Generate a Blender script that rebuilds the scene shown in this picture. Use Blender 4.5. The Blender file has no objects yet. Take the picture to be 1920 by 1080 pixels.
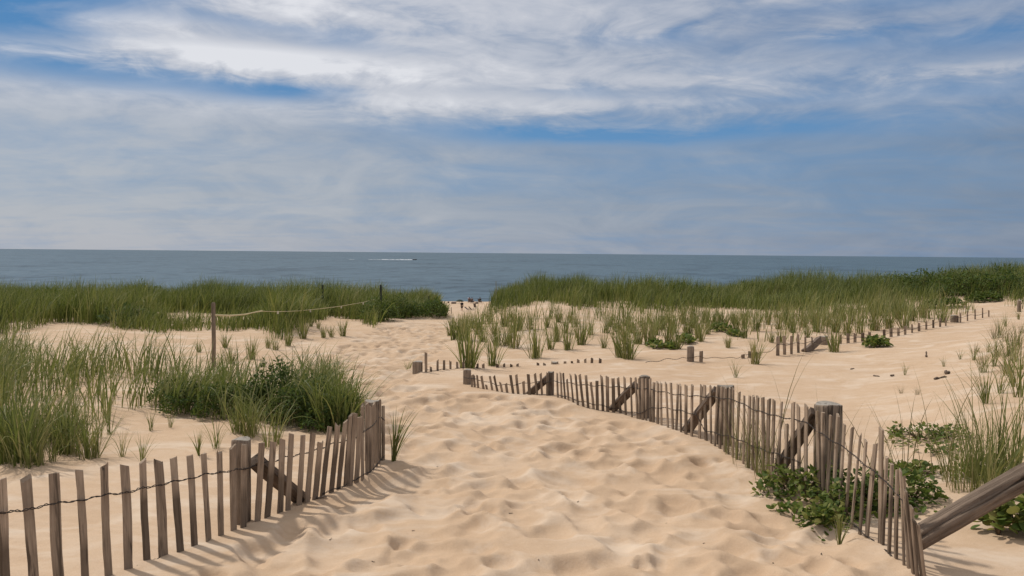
import bpy, math, random
import numpy as np
from mathutils import Matrix, Vector

random.seed(7)
rng = np.random.default_rng(11)
S = bpy.context.scene
COL = S.collection

# ------------------------------------------------------------------ camera
F = 1600.0                      # focal length in photograph pixels (1920 wide)
CAM = np.array([0.0, 0.0, 1.60])
PITCH, ROLL = math.radians(2.34), math.radians(0.50)
cam = bpy.data.objects.new('camera', bpy.data.cameras.new('camera'))
COL.objects.link(cam)
cam.data.sensor_width = 36.0
cam.data.lens = 36.0 * F / 1920.0
cam.data.clip_end = 80000.0
cam.data.clip_start = 0.05
CM = Matrix.Rotation(math.pi / 2 - PITCH, 3, 'X') @ Matrix.Rotation(ROLL, 3, 'Z')
cam.matrix_world = Matrix.Translation(Vector(CAM)) @ CM.to_4x4()
S.camera = cam
CMN = np.array(CM)

# ------------------------------------------------------------------ light
SUN_EL = math.radians(50)
SUN_AZ = math.atan2(-0.80, 0.60)         # azimuth of the sun seen from above, from +Y towards +X
sun = bpy.data.objects.new('sun', bpy.data.lights.new('sun', 'SUN'))
COL.objects.link(sun)
sun.data.energy = 2.75
sun.data.angle = math.radians(3.0)
sun.data.color = (1.0, 0.93, 0.83)
sd = Vector((math.sin(SUN_AZ) * math.cos(SUN_EL), math.cos(SUN_AZ) * math.cos(SUN_EL), math.sin(SUN_EL)))
sun.rotation_euler = sd.to_track_quat('Z', 'Y').to_euler()

S.view_settings.view_transform = 'Standard'
S.view_settings.look = 'None'
S.view_settings.gamma = 1.0
S.view_settings.exposure = 0.05
S.render.engine = 'CYCLES'
S.cycles.max_bounces = 6
S.cycles.use_denoising = True

# ------------------------------------------------------------------ node helper
class NT:
    def __init__(self, tree):
        self.t = tree
        self.n = tree.nodes
        self.l = tree.links
    def node(self, typ, **kw):
        nd = self.n.new(typ)
        for k, v in kw.items():
            setattr(nd, k, v)
        return nd
    def link(self, a, b):
        self.l.new(a, b)
    def _in(self, sock, v):
        if hasattr(v, 'is_output') or isinstance(v, bpy.types.NodeSocket):
            self.l.new(v, sock)
        else:
            sock.default_value = v
    def math(self, op, a, b=None, c=None, clamp=False):
        nd = self.n.new('ShaderNodeMath'); nd.operation = op; nd.use_clamp = clamp
        self._in(nd.inputs[0], a)
        if b is not None: self._in(nd.inputs[1], b)
        if c is not None: self._in(nd.inputs[2], c)
        return nd.outputs[0]
    def vmath(self, op, a, b=None):
        nd = self.n.new('ShaderNodeVectorMath'); nd.operation = op
        self._in(nd.inputs[0], a)
        if b is not None: self._in(nd.inputs[1], b)
        return nd.outputs[0]
    def comb(self, x, y, z):
        nd = self.n.new('ShaderNodeCombineXYZ')
        for i, v in enumerate((x, y, z)): self._in(nd.inputs[i], v)
        return nd.outputs[0]
    def noise(self, vec, scale, detail=4, rough=0.55, dist=0.0, out='Fac'):
        nd = self.n.new('ShaderNodeTexNoise')
        if vec is not None: self.l.new(vec, nd.inputs['Vector'])
        nd.inputs['Scale'].default_value = scale
        nd.inputs['Detail'].default_value = detail
        nd.inputs['Roughness'].default_value = rough
        nd.inputs['Distortion'].default_value = dist
        return nd.outputs[out]
    def ramp(self, fac, stops):
        nd = self.n.new('ShaderNodeValToRGB')
        self._in(nd.inputs[0], fac)
        el = nd.color_ramp.elements
        while len(el) < len(stops): el.new(0.5)
        for e, (p, c) in zip(el, stops):
            e.position = p; e.color = (c[0], c[1], c[2], 1)
        return nd.outputs[0]
    def maprange(self, v, a, b, c=0.0, d=1.0, smooth=False):
        nd = self.n.new('ShaderNodeMapRange')
        if smooth: nd.interpolation_type = 'SMOOTHSTEP'
        self._in(nd.inputs[0], v)
        for i, q in enumerate((a, b, c, d)): self._in(nd.inputs[i + 1], q)
        return nd.outputs[0]
    def mix(self, fac, a, b, blend='MIX'):
        nd = self.n.new('ShaderNodeMix'); nd.data_type = 'RGBA'; nd.blend_type = blend
        self._in(nd.inputs[0], fac)
        for s, v in ((nd.inputs[6], a), (nd.inputs[7], b)):
            if isinstance(v, tuple) and len(v) == 3: v = (*v, 1)
            self._in(s, v)
        return nd.outputs[2]

# ------------------------------------------------------------------ world: Nishita sky under layered cloud
w = bpy.data.worlds.new("World")
S.world = w
w.use_nodes = True
w.cycles.sampling_method = 'MANUAL'
w.cycles.sample_map_resolution = 512
T = NT(w.node_tree)
T.n.clear()
out = T.node('ShaderNodeOutputWorld')
tc = T.node('ShaderNodeTexCoord').outputs['Generated']
sep = T.node('ShaderNodeSeparateXYZ'); T.link(tc, sep.inputs[0])
dx, dy, dz = sep.outputs
sky = T.node('ShaderNodeTexSky', sky_type='NISHITA')
sky.sun_disc = False
sky.sun_elevation = SUN_EL
sky.sun_rotation = SUN_AZ
sky.air_density = 1.3
sky.dust_density = 0.4
sky.ozone_density = 3.0
az = T.math('ARCTAN2', dx, dy)
el = T.math('ARCSINE', dz)
elp = T.math('MAXIMUM', el, 0.0)
den = T.math('ADD', T.math('MAXIMUM', dz, 0.0), 0.085)
cx = T.math('DIVIDE', dx, den)
cy = T.math('DIVIDE', dy, den)
cvec = T.comb(T.math('MULTIPLY', cx, 0.62), T.math('MULTIPLY', cy, 1.0), 0.0)
n1 = T.noise(cvec, 0.95, 6, 0.52, 0.5)
n2 = T.noise(T.vmath('ADD', cvec, (7.3, 2.1, 4.4)), 1.9, 7, 0.56, 0.4)
ang = T.comb(T.math('MULTIPLY', az, 7.0), T.math('MULTIPLY', el, 21.0), 0.0)
n3 = T.noise(T.vmath('ADD', ang, (3.1, 9.1, 1.4)), 1.0, 6, 0.58, 0.9)
n4 = T.noise(T.vmath('ADD', T.comb(T.math('MULTIPLY', az, 15.0), T.math('MULTIPLY', el, 48.0), 0.0), (1.7, 5.1, 8.2)), 1.0, 5, 0.62, 0.9)
# warped sky coordinates, so that the gaps and banks of the cloud deck have ragged rims
wx = T.math('ADD', az, T.math('MULTIPLY', T.math('SUBTRACT', n2, 0.5), 0.25))
wy = T.math('ADD', el, T.math('ADD', T.math('MULTIPLY', T.math('SUBTRACT', n3, 0.5), 0.035), T.math('MULTIPLY', T.math('SUBTRACT', n4, 0.5), 0.016)))
def blobs(lst):
    acc = None
    for (px, py, sx, sy, amp) in lst:
        u0 = math.atan((px - 960) / F); v0 = math.atan((475 - py) / F)
        a = T.math('DIVIDE', T.math('SUBTRACT', wx, u0), sx / F)
        b = T.math('DIVIDE', T.math('SUBTRACT', wy, v0), sy / F)
        e = T.math('ADD', T.math('MULTIPLY', a, a), T.math('MULTIPLY', b, b))
        g = T.math('MULTIPLY', T.math('POWER', 2.718, T.math('MULTIPLY', e, -1.0)), amp)
        acc = g if acc is None else T.math('ADD', acc, g)
    return acc
holes = blobs([(40, 35, 200, 44, 1.7), (-60, 110, 170, 40, 1.0), (100, 178, 200, 20, 0.72), (510, 188, 170, 16, 0.82), (1100, 256, 240, 18, 0.88),
               (1500, 248, 330, 30, 0.62), (1560, 98, 100, 14, 0.62), (1850, 118, 150, 24, 0.55), (470, 70, 120, 13, 0.35), (350, 172, 200, 14, .3),
               (650, 92, 90, 18, 0.30), (1210, 82, 120, 15, 0.36), (1800, 190, 260, 22, 0.5), (900, 238, 260, 24, 0.5), (1700, 40, 200, 20, 0.35), (1450, 320, 500, 45, 0.28),
               (1080, 172, 70, 14, .3), (1430, 200, 120, 9, .25)])
bank = blobs([(420, 126, 270, 20, 0.85), (250, 84, 180, 20, 0.5), (590, 140, 240, 18, 0.6), (900, 100, 280, 70, 0.5), (1000, 20, 330, 36, 0.5), (520, 10, 260, 30, 0.55),
              (1080, 198, 330, 18, 0.4), (1400, 150, 300, 26, 0.32), (1780, 160, 240, 10, 0.3), (70, 150, 150, 9, 0.4), (820, 190, 220, 18, 0.3)])
veil = T.maprange(el, 0.175, 0.120, 0.0, 1.0, True)           # thin even veil near the horizon
nn1 = T.math('MULTIPLY', T.math('SUBTRACT', n1, 0.5), 1.3)
nn2 = T.math('MULTIPLY', T.math('SUBTRACT', n2, 0.5), 1.6)
nn3 = T.math('MULTIPLY', T.math('SUBTRACT', n3, 0.5), 1.9)
nn4 = T.math('MULTIPLY', T.math('SUBTRACT', n4, 0.5), 1.4)
cover = T.math('SUBTRACT', T.math('ADD', T.math('ADD', 0.85, T.math('MULTIPLY', nn1, 0.55)), T.math('MULTIPLY', nn2, 0.45)), T.math('MULTIPLY', holes, 0.9))
cover = T.math('ADD', cover, T.math('MULTIPLY', bank, 0.25))
cover = T.math('ADD', cover, T.math('ADD', T.math('MULTIPLY', nn3, 0.44), T.math('MULTIPLY', nn4, 0.30)))
cover = T.maprange(cover, -0.12, 0.92, 0.0, 1.0, False)
bright = T.math('ADD', T.math('ADD', 0.34, T.math('MULTIPLY', bank, 0.60)), T.math('ADD', T.math('MULTIPLY', nn2, 0.12), T.math('ADD', T.math('MULTIPLY', nn4, .40), T.math('MULTIPLY', nn3, 0.62))))
side = T.maprange(az, -0.45, 0.56)                              # cloud is thinner and greyer to the right
bright = T.math('SUBTRACT', bright, T.math('MULTIPLY', T.math('SUBTRACT', side, 0.4), 0.30))
cloudc = T.ramp(bright, [(0.0, (0.24, 0.31, 0.45)), (0.35, (0.40, 0.45, 0.555)), (0.72, (0.63, 0.645, 0.705)), (1.0, (0.84, 0.84, 0.875))])
veill = T.ramp(T.math('ADD', T.math('MULTIPLY', side, 1.0), T.math('SUBTRACT', T.math('ADD', T.math('MULTIPLY', nn3, -0.38), T.math('MULTIPLY', nn1, 0.15)), .04)),
               [(0.0, (0.44, 0.475, 0.545)), (0.45, (0.305, 0.365, 0.47)), (1.0, (0.165, 0.24, 0.37))])
cloudc = T.mix(T.math('MULTIPLY', veil, 0.88), cloudc, veill)
bluec = T.ramp(T.maprange(el, 0.08, 0.30), [(0.0, (0.125, 0.30, 0.56)), (1.0, (0.045, 0.205, 0.48))])
cloudc = T.mix(T.maprange(el, 0.30, 0.55, 0.0, 1.0, True), cloudc, T.ramp(n1, [(.3, (.66, .63, .60)), (.7, (1.0, .96, .92))]))      # unseen overhead cloud, made warmer and brighter to light the scene
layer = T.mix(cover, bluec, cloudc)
bgs = T.node('ShaderNodeBackground'); T.link(sky.outputs[0], bgs.inputs[0]); bgs.inputs[1].default_value = 0.08
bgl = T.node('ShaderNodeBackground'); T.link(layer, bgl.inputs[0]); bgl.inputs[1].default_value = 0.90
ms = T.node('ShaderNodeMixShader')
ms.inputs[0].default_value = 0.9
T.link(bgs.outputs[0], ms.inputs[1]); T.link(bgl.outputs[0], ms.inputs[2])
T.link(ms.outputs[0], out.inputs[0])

# ------------------------------------------------------------------ pixel <-> world
def ray(px, py):
    px = np.asarray(px, float); py = np.asarray(py, float)
    d = np.stack([(px - 960) / F, (540 - py) / F, -np.ones_like(px)], -1) @ CMN.T
    return d / d[..., 1:2]                                       # scaled so that world Y advances by one
def at(px, py, d):
    return CAM + ray(px, py) * np.asarray(d, float)[..., None]
def project(P):
    q = (np.asarray(P, float) - CAM) @ CMN
    z = np.minimum(q[..., 2], -1e-3)
    return 960 + F * q[..., 0] / -z, 540 - F * q[..., 1] / -z
def inpoly(px, py, poly):
    px = np.asarray(px); py = np.asarray(py)
    ins = np.zeros(px.shape, bool)
    n = len(poly)
    for i in range(n):
        x0, y0 = poly[i]; x1, y1 = poly[(i + 1) % n]
        c = (y0 > py) != (y1 > py)
        if y1 == y0: continue
        ins ^= c & (px < (x1 - x0) * (py - y0) / (y1 - y0) + x0)
    return ins

# ------------------------------------------------------------------ terrain: smooth dune shape through surveyed points
base = []
for py, cols in {1080: (-200, 0, 300, 700, 950, 1250, 1650, 1920), 980: (0, 450, 700, 1000, 1400, 1650), 900: (0, 300, 650, 850, 1100, 1480),
                 850: (0, 250, 500, 750, 1000, 1360), 800: (0, 300, 560, 750, 950, 1280), 750: (-100, 200, 450, 700, 900, 1050), 703: (0, 300, 600, 783, 880),
                 650: (300, 560, 700, 830), 620: (620, 760, 835)}.items():
    for px in cols:
        base.append((px, py, 2480.0 / (py - 499)))
base += [(800, 600, 24.6), (840, 602, 24.6), (880, 606, 24.0),
         # left dune
         (0, 636, 17.2), (130, 622, 18.2), (210, 620, 18.6), (300, 634, 17.6), (420, 628, 18.2), (540, 645, 16.6), (600, 606, 20), (690, 612, 20.8), (760, 602, 23.5),
         (50, 655, 15.5), (200, 660, 15.0), (250, 640, 16.8),
         (0, 574, 29), (200, 574, 30), (400, 575, 29.5), (550, 580, 28), (700, 590, 26), (820, 596, 26), (-200, 574, 29), (-200, 640, 17),
         (300, 592, 23.5), (100, 592, 23.5), (480, 598, 23),
         # right dune
         (1020, 577, 22.0), (960, 600, 20.5), (900, 622, 18.4), (1000, 565, 27), (1250, 566, 28.5), (1400, 566, 28), (1500, 566, 27.5), (1620, 563, 27), (1700, 563, 26.5), (1800, 552, 26), (1920, 545, 25), (2200, 540, 24),
         (1120, 588, 22.5), (1300, 598, 20.8), (1500, 606, 19), (1700, 596, 19.8), (1650, 581, 23),
         (1200, 642, 16.3), (1000, 650, 16.0), (1100, 683, 13.4), (1295, 683, 13.3), (1456, 668, 14.2), (1540, 651, 15.4), (1660, 634, 16.6), (1790, 612, 18.2), (1855, 594, 20), (1910, 584, 21),
         (1920, 640, 12.5), (1850, 670, 12.0), (1750, 700, 11.0), (1920, 720, 9.0), (1600, 740, 10.2), (1450, 745, 10.0), (1250, 715, 11.6), (1150, 712, 11.8), (960, 705, 12.3),
         (1700, 800, 7.9), (1920, 800, 7.0), (1920, 900, 5.8), (1800, 870, 6.3), (1650, 860, 6.8), (1920, 1000, 4.75), (1800, 960, 5.2), (1400, 800, 8.1), (2200, 800, 6.8), (2200, 1000, 4.7)]
base = np.array(base, float)
CP = at(base[:, 0], base[:, 1], base[:, 2])
extra = np.array([(x, y, z) for x, y, z in [(-4, -5, .12), (0, -5, .10), (4, -5, .12), (-6, -2, .12), (0, 0, .06), (6, -2, .15), (-3, 1, .08), (3, 1, .08)]])
CP = np.vstack([CP, extra])
def uv_(X, Y):
    Yc = np.maximum(Y, -6.5) + 8.0
    return np.stack([X / Yc * 2.0, np.log(Yc)], -1)
CU = uv_(CP[:, 0], CP[:, 1])
def tps(r2): return 0.5 * r2 * np.log(np.maximum(r2, 1e-12))
nC = len(CU)
K = tps(((CU[:, None] - CU[None]) ** 2).sum(-1)) + np.eye(nC) * 6e-4
Pm = np.hstack([np.ones((nC, 1)), CU])
A = np.zeros((nC + 3, nC + 3)); A[:nC, :nC] = K; A[:nC, nC:] = Pm; A[nC:, :nC] = Pm.T
sol = np.linalg.solve(A, np.concatenate([CP[:, 2], np.zeros(3)]))
def sstep(a, b, x):
    t = np.clip((x - a) / (b - a), 0, 1); return t * t * (3 - 2 * t)
SEA_Z = -9.25
def hgt(X, Y):
    X = np.asarray(X, float); Y = np.asarray(Y, float)
    sh = X.shape; X = X.ravel(); Y = Y.ravel()
    U = uv_(X, np.minimum(Y, 36)); U[:, 0] = np.clip(U[:, 0], -1.5, 1.5)
    z = np.empty(len(X))
    for i in range(0, len(X), 40000):
        u = U[i:i + 40000]
        z[i:i + 40000] = tps(((u[:, None] - CU[None]) ** 2).sum(-1)) @ sol[:nC] + sol[nC] + u @ sol[nC + 1:]
    z = np.clip(z, -1.2, 2.5)
    beach = np.interp(Y, [0, 55, 80, 128, 187, 198, 300, 400], [-6.3, -7.2, -8.0, -8.36, -9.15, -9.55, -12, -15])
    ystart = np.where((X / np.maximum(Y, 1) > -0.085) & (X / np.maximum(Y, 1) < -0.03), 26.0, 30.0)
    k = sstep(ystart, 58, Y)
    return (z * (1 - k) + beach * k).reshape(sh)

# noise on regular lattices
def lattice_noise(X, Y, cell, seed):
    r = np.random.default_rng(seed); n = 256
    tab = r.random((n, n)) * 2 - 1
    x = X / cell; y = Y / cell
    xi = np.floor(x).astype(int); yi = np.floor(y).astype(int)
    fx = x - xi; fy = y - yi
    fx = fx * fx * fx * (fx * (fx * 6 - 15) + 10); fy = fy * fy * fy * (fy * (fy * 6 - 15) + 10)
    a = tab[xi % n, yi % n]; b = tab[(xi + 1) % n, yi % n]; c = tab[xi % n, (yi + 1) % n]; d = tab[(xi + 1) % n, (yi + 1) % n]
    return (a * (1 - fx) + b * fx) * (1 - fy) + (c * (1 - fx) + d * fx) * fy

GX0, GX1, GY0, GY1, GR = -7.0, 8.0, -3.0, 28.0, 0.02
gx = np.arange(GX0, GX1, GR); gy = np.arange(GY0, GY1, GR)
GXX, GYY = np.meshgrid(gx, gy, indexing='ij')
DET = np.zeros_like(GXX)
PATH = [(60, 1300), (245, 1085), (330, 1062), (560, 965), (735, 880), (735, 770), (665, 705), (590, 672), (590, 645), (690, 622), (790, 604), (836, 606), (846, 640), (800, 680), (770, 715),
        (870, 735), (1030, 757), (1200, 800), (1360, 860), (1480, 930), (1600, 1015), (1690, 1085), (1900, 1300)]
DENT = np.zeros_like(GXX); DENS = np.zeros_like(GXX)
for X0, X1, Y0, Y1, nd in [(-3.2, 3.2, 2.4, 28, 6200), (-3.4, 3.4, -2.5, 3.2, 150), (-3.2, 3.2, 2.4, 14, -480)]:
    for _ in range(abs(nd)):
        x = random.uniform(X0, X1); y = random.uniform(Y0, Y1)
        px, py = project(np.array([x, y, -0.015 * y + .05]))
        if y > 3.2 and not inpoly(px, py, PATH): continue
        big = random.random()
        L = random.uniform(.070, .145) * (0.7 + .55 * big); W = L * random.uniform(.55, .95)
        if nd < 0: L *= 1.55; W *= 1.7
        a = random.gauss(math.pi / 2, .6)
        dep = random.uniform(.024, .064) * (0.5 + .9 * big)
        if nd < 0: dep *= 1.05
        i0, i1 = int((x - .65 - GX0) / GR), int((x + .65 - GX0) / GR); j0, j1 = int((y - .65 - GY0) / GR), int((y + .65 - GY0) / GR)
        i0 = max(i0, 0); j0 = max(j0, 0)
        sx = GXX[i0:i1, j0:j1] - x; sy = GYY[i0:i1, j0:j1] - y
        u = (sx * math.cos(a) + sy * math.sin(a)) / L; v = (-sx * math.sin(a) + sy * math.cos(a)) / W
        r2 = u * u + v * v
        hole = -dep * np.exp(-(r2 ** 2.2))
        rim = dep * .09 * np.exp(-((np.sqrt(r2) - 1.55) / .45) ** 2) * (0.6 + .4 * np.sin(np.arctan2(v, u) * 2 + big * 6))
        cur = DENT[i0:i1, j0:j1]
        DENT[i0:i1, j0:j1] = np.where(hole < -dep * .1, np.minimum(cur, hole + cur * .15), cur) + rim
        DENS[i0:i1, j0:j1] += np.exp(-r2 * .35)
dm = np.clip(DENS, 0, 1)
DET = DENT + lattice_noise(GXX, GYY, .9, 1) * .022 + lattice_noise(GXX + GYY * .3, GYY, .42, 2) * (.010 + .003 * dm) + lattice_noise(GXX, GYY, .14, 3) * (.002 + .002 * dm)
rip = np.sin((GXX * .35 + GYY * 1.0 + lattice_noise(GXX, GYY, .6, 5) * .16) * 2 * math.pi / .17) * .006 * (1 - dm) * (0.5 + .5 * lattice_noise(GXX, GYY, 1.2, 6))
DET += rip
edge = sstep(0, 1.2, np.minimum(np.minimum(GXX - GX0, gx[-1] - GXX), np.minimum(GYY - GY0, gy[-1] - GYY)))
DET *= edge
def detail(X, Y):
    X = np.asarray(X, float); Y = np.asarray(Y, float)
    fx = np.clip((X - GX0) / GR, 0, DET.shape[0] - 1.001); fy = np.clip((Y - GY0) / GR, 0, DET.shape[1] - 1.001)
    i = fx.astype(int); j = fy.astype(int); a = fx - i; b = fy - j
    d = DET[i, j] * (1 - a) * (1 - b) + DET[i + 1, j] * a * (1 - b) + DET[i, j + 1] * (1 - a) * b + DET[i + 1, j + 1] * a * b
    broad = lattice_noise(X, Y, 3.1, 8) * .022 * sstep(1, 6, Y)
    return d + broad
def ground(X, Y): return hgt(X, Y) + detail(X, Y)

def hit(px, py, ymin=2.0, ymax=60.0):
    """ground points (smooth dune) seen at photograph pixels"""
    px = np.atleast_1d(np.asarray(px, float)); py = np.atleast_1d(np.asarray(py, float))
    r = ray(px, py)
    ds = ymin * (ymax / ymin) ** np.linspace(0, 1, 240)
    P = CAM + r[:, None, :] * ds[None, :, None]
    below = (P[..., 2] - hgt(P[..., 0], P[..., 1])) < 0
    k = np.where(below.any(1), below.argmax(1), len(ds) - 1)
    lo = ds[np.maximum(k - 1, 0)]; hi = ds[k]
    for _ in range(18):
        m = .5 * (lo + hi); Q = CAM + r * m[:, None]
        b = Q[:, 2] < hgt(Q[:, 0], Q[:, 1])
        hi = np.where(b, m, hi); lo = np.where(b, lo, m)
    Q = CAM + r * hi[:, None]
    Q[:, 2] = hgt(Q[:, 0], Q[:, 1])
    return Q
def hit1(px, py, **k): return hit(px, py, **k)[0]

# ------------------------------------------------------------------ mesh + object helpers
def mesh_np(name, V, Q, smooth=False):
    V = np.asarray(V, np.float32); Q = np.asarray(Q, np.int32)
    me = bpy.data.meshes.new(name)
    me.vertices.add(len(V)); me.vertices.foreach_set('co', V.ravel())
    n, k = Q.shape
    me.loops.add(n * k); me.loops.foreach_set('vertex_index', Q.ravel())
    me.polygons.add(n); me.polygons.foreach_set('loop_start', np.arange(0, n * k, k, dtype=np.int32))
    try: me.polygons.foreach_set('loop_total', np.full(n, k, np.int32))
    except Exception: pass
    if smooth: me.polygons.foreach_set('use_smooth', np.ones(n, bool))
    me.update(calc_edges=True)
    return me
def obj(name, me, mat=None, parent=None, loc=(0, 0, 0)):
    o = bpy.data.objects.new(name, me)
    COL.objects.link(o)
    o.location = loc
    if mat is not None and me is not None and len(me.materials) == 0: me.materials.append(mat)
    if parent is not None: o.parent = parent
    return o
def empty(name, loc):
    o = bpy.data.objects.new(name, None); COL.objects.link(o); o.location = loc; o.empty_display_size = .1
    return o
def tag(o, label=None, cat=None, group=None, kind=None):
    if label: o['label'] = label
    if cat: o['category'] = cat
    if group: o['group'] = group
    if kind: o['kind'] = kind
    return o
class MB:
    def __init__(self): self.v = []; self.f = []
    def add(self, V, Fs):
        b = len(self.v); self.v += [tuple(map(float, p)) for p in V]; self.f += [tuple(i + b for i in f) for f in Fs]
    def tube(self, pts, rad, n=8, cap=True, flat=1.0):
        pts = [Vector(p) for p in pts]; m = len(pts)
        rad = rad if hasattr(rad, '__len__') else [rad] * m
        V = []; up = None
        for i, p in enumerate(pts):
            t = (pts[min(i + 1, m - 1)] - pts[max(i - 1, 0)]).normalized()
            if up is None: up = t.orthogonal().normalized()
            up = (up - t * up.dot(t)).normalized(); sd_ = t.cross(up)
            for k in range(n):
                a = 2 * math.pi * k / n
                V.append(p + (up * math.cos(a) * flat + sd_ * math.sin(a)) * rad[i])
        Fs = [(i * n + k, i * n + (k + 1) % n, (i + 1) * n + (k + 1) % n, (i + 1) * n + k) for i in range(m - 1) for k in range(n)]
        if cap: Fs += [tuple(reversed(range(n))), tuple(range((m - 1) * n, m * n))]
        self.add(V, Fs)
    def box(self, c, s, rot=None):
        c = Vector(c); V = []
        for x in (-1, 1):
            for y in (-1, 1):
                for z in (-1, 1):
                    q = Vector((x * s[0] / 2, y * s[1] / 2, z * s[2] / 2))
                    V.append(c + (rot @ q if rot else q))
        self.add(V, [(0, 1, 3, 2), (4, 6, 7, 5), (0, 4, 5, 1), (2, 3, 7, 6), (0, 2, 6, 4), (1, 5, 7, 3)])
    def mesh(self, name, smooth=False):
        me = bpy.data.meshes.new(name); me.from_pydata(self.v, [], self.f); me.update()
        if smooth:
            for p in me.polygons: p.use_smooth = True
        return me
    def build(self, name, mat, parent=None, loc=(0, 0, 0), smooth=False):
        return obj(name, self.mesh(name, smooth), mat, parent, loc)

# ------------------------------------------------------------------ materials
def new_mat(name):
    m = bpy.data.materials.new(name); m.use_nodes = True
    t = NT(m.node_tree); b = t.n['Principled BSDF']
    return m, t, b
def plain(name, col, rough=.7):
    m, t, b = new_mat(name)
    tcn = t.node('ShaderNodeTexCoord').outputs['Object']
    n = t.noise(tcn, 9, 3)
    c = t.mix(n, tuple(x * .8 for x in col), tuple(min(1, x * 1.2) for x in col))
    t.link(c, b.inputs['Base Color']); b.inputs['Roughness'].default_value = rough
    b.inputs['Specular IOR Level'].default_value = .25
    return m

def sand_mat():
    m, t, b = new_mat('sand')
    p = t.node('ShaderNodeTexCoord').outputs['Object']
    a = t.noise(p, .55, 4, .6)
    c = t.noise(p, 5.0, 5, .65)
    g = t.noise(p, 260, 2, .7)
    g2 = t.noise(p, 900, 1, .5)
    col = t.ramp(t.math('ADD', t.math('MULTIPLY', a, .6), t.math('MULTIPLY', c, .4)), [(.28, (.465, .325, .213)), (.5, (.56, .412, .285)), (.72, (.635, .505, .385))])
    col = t.mix(t.maprange(g, .35, .7), col, t.mix(.5, col, (.36, .24, .15)))
    col = t.mix(t.math('MULTIPLY', t.maprange(g2, .62, .7), .55), col, (.16, .12, .09))
    cr = t.noise(t.vmath('MULTIPLY', p, (1, 1.6, 1)), 1.5, 5, .62, .6)
    col = t.mix(t.math('MULTIPLY', t.maprange(cr, .5, .66), .55), col, (.63, .53, .43))
    cr2 = t.noise(t.vmath('MULTIPLY', p, (.7, 2.2, 1)), 2.3, 5, .62, .8)
    col = t.mix(t.math('MULTIPLY', t.maprange(cr2, .56, .70), .40), col, (.42, .29, .19))
    t.link(col, b.inputs['Base Color'])
    b.inputs['Roughness'].default_value = .9
    b.inputs['Specular IOR Level'].default_value = .15
    h = t.math('ADD', t.math('MULTIPLY', c, .5), t.math('ADD', t.math('MULTIPLY', t.noise(p, 24, 4, .6), .22), t.math('MULTIPLY', g, .06)))
    bp = t.node('ShaderNodeBump'); bp.inputs['Strength'].default_value = .55; bp.inputs['Distance'].default_value = .03
    t.link(h, bp.inputs['Height']); t.link(bp.outputs[0], b.inputs['Normal'])
    return m

def wood_mat(name, light, dark, stretch=14, end=True, stain=False, scale=90, bump=.006):
    m, t, b = new_mat(name)
    tcn = t.node('ShaderNodeTexCoord').outputs['Object']
    oi = t.node('ShaderNodeObjectInfo')
    off = t.math('MULTIPLY', oi.outputs['Random'], 37.0)
    p = t.vmath('ADD', tcn, t.comb(off, off, off))
    pg = t.vmath('MULTIPLY', p, (1, 1, 1.0 / stretch))
    g = t.noise(pg, scale, 5, .65, .6)
    g2 = t.noise(pg, 260, 3, .6, .2)
    blot = t.noise(p, 5, 4, .6)
    fac = t.math('ADD', t.math('MULTIPLY', g, .62), t.math('ADD', t.math('MULTIPLY', blot, .38), t.math('MULTIPLY', t.math('SUBTRACT', oi.outputs['Random'], .5), .20)))
    col = t.ramp(fac, [(.28, dark), (.5, tuple(.5 * (x + y) for x, y in zip(dark, light))), (.68, light), (.85, tuple(min(1, x * 1.35) for x in light))])
    crack = t.maprange(t.noise(pg, scale * .47, 3, .5, .8), .42, .32)
    col = t.mix(t.math('MULTIPLY', crack, .8), col, tuple(x * .35 for x in dark))
    if stain:                                        # damp weathered lower end of some slats
        sz = t.node('ShaderNodeSeparateXYZ'); t.link(tcn, sz.inputs[0])
        lv = t.math('ADD', t.math('MULTIPLY', oi.outputs['Random'], .40), t.math('MULTIPLY', blot, .16))
        wet = t.math('MULTIPLY', t.maprange(t.math('SUBTRACT', sz.outputs[2], lv), .10, .0), t.maprange(oi.outputs['Random'], .25, .8, .15, .85))
        col = t.mix(wet, col, tuple(x * .55 for x in dark))
    t.link(col, b.inputs['Base Color'])
    b.inputs['Roughness'].default_value = .85; b.inputs['Specular IOR Level'].default_value = .2
    h = t.math('SUBTRACT', t.math('ADD', t.math('MULTIPLY', g, .5), t.math('MULTIPLY', g2, .3)), t.math('MULTIPLY', crack, .9))
    bp = t.node('ShaderNodeBump'); bp.inputs['Strength'].default_value = .7; bp.inputs['Distance'].default_value = bump
    t.link(h, bp.inputs['Height']); t.link(bp.outputs[0], b.inputs['Normal'])
    return m

def leaf_mat(name, stops, trans=.28, rough=.5, big=1.2):
    m, t, b = new_mat(name)
    ge = t.node('ShaderNodeNewGeometry')
    oi = t.node('ShaderNodeObjectInfo')
    n = t.noise(ge.outputs['Position'], big, 3, .6)
    r = t.math('ADD', t.math('ADD', t.math('MULTIPLY', ge.outputs['Random Per Island'], .82), t.math('MULTIPLY', t.math('SUBTRACT', n, .5), .9)),
               t.math('ADD', .10, t.math('MULTIPLY', t.math('SUBTRACT', oi.outputs['Random'], .5), .22)))
    col = t.ramp(r, stops)
    t.link(col, b.inputs['Base Color'])
    b.inputs['Roughness'].default_value = rough; b.inputs['Specular IOR Level'].default_value = .18
    tr = t.node('ShaderNodeBsdfTranslucent'); t.link(t.mix(.5, col, (.20, .26, .04)), tr.inputs[0])
    mx = t.node('ShaderNodeMixShader'); mx.inputs[0].default_value = trans
    t.link(b.outputs[0], mx.inputs[1]); t.link(tr.outputs[0], mx.inputs[2])
    t.link(mx.outputs[0], t.n['Material Output'].inputs[0])
    return m

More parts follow.
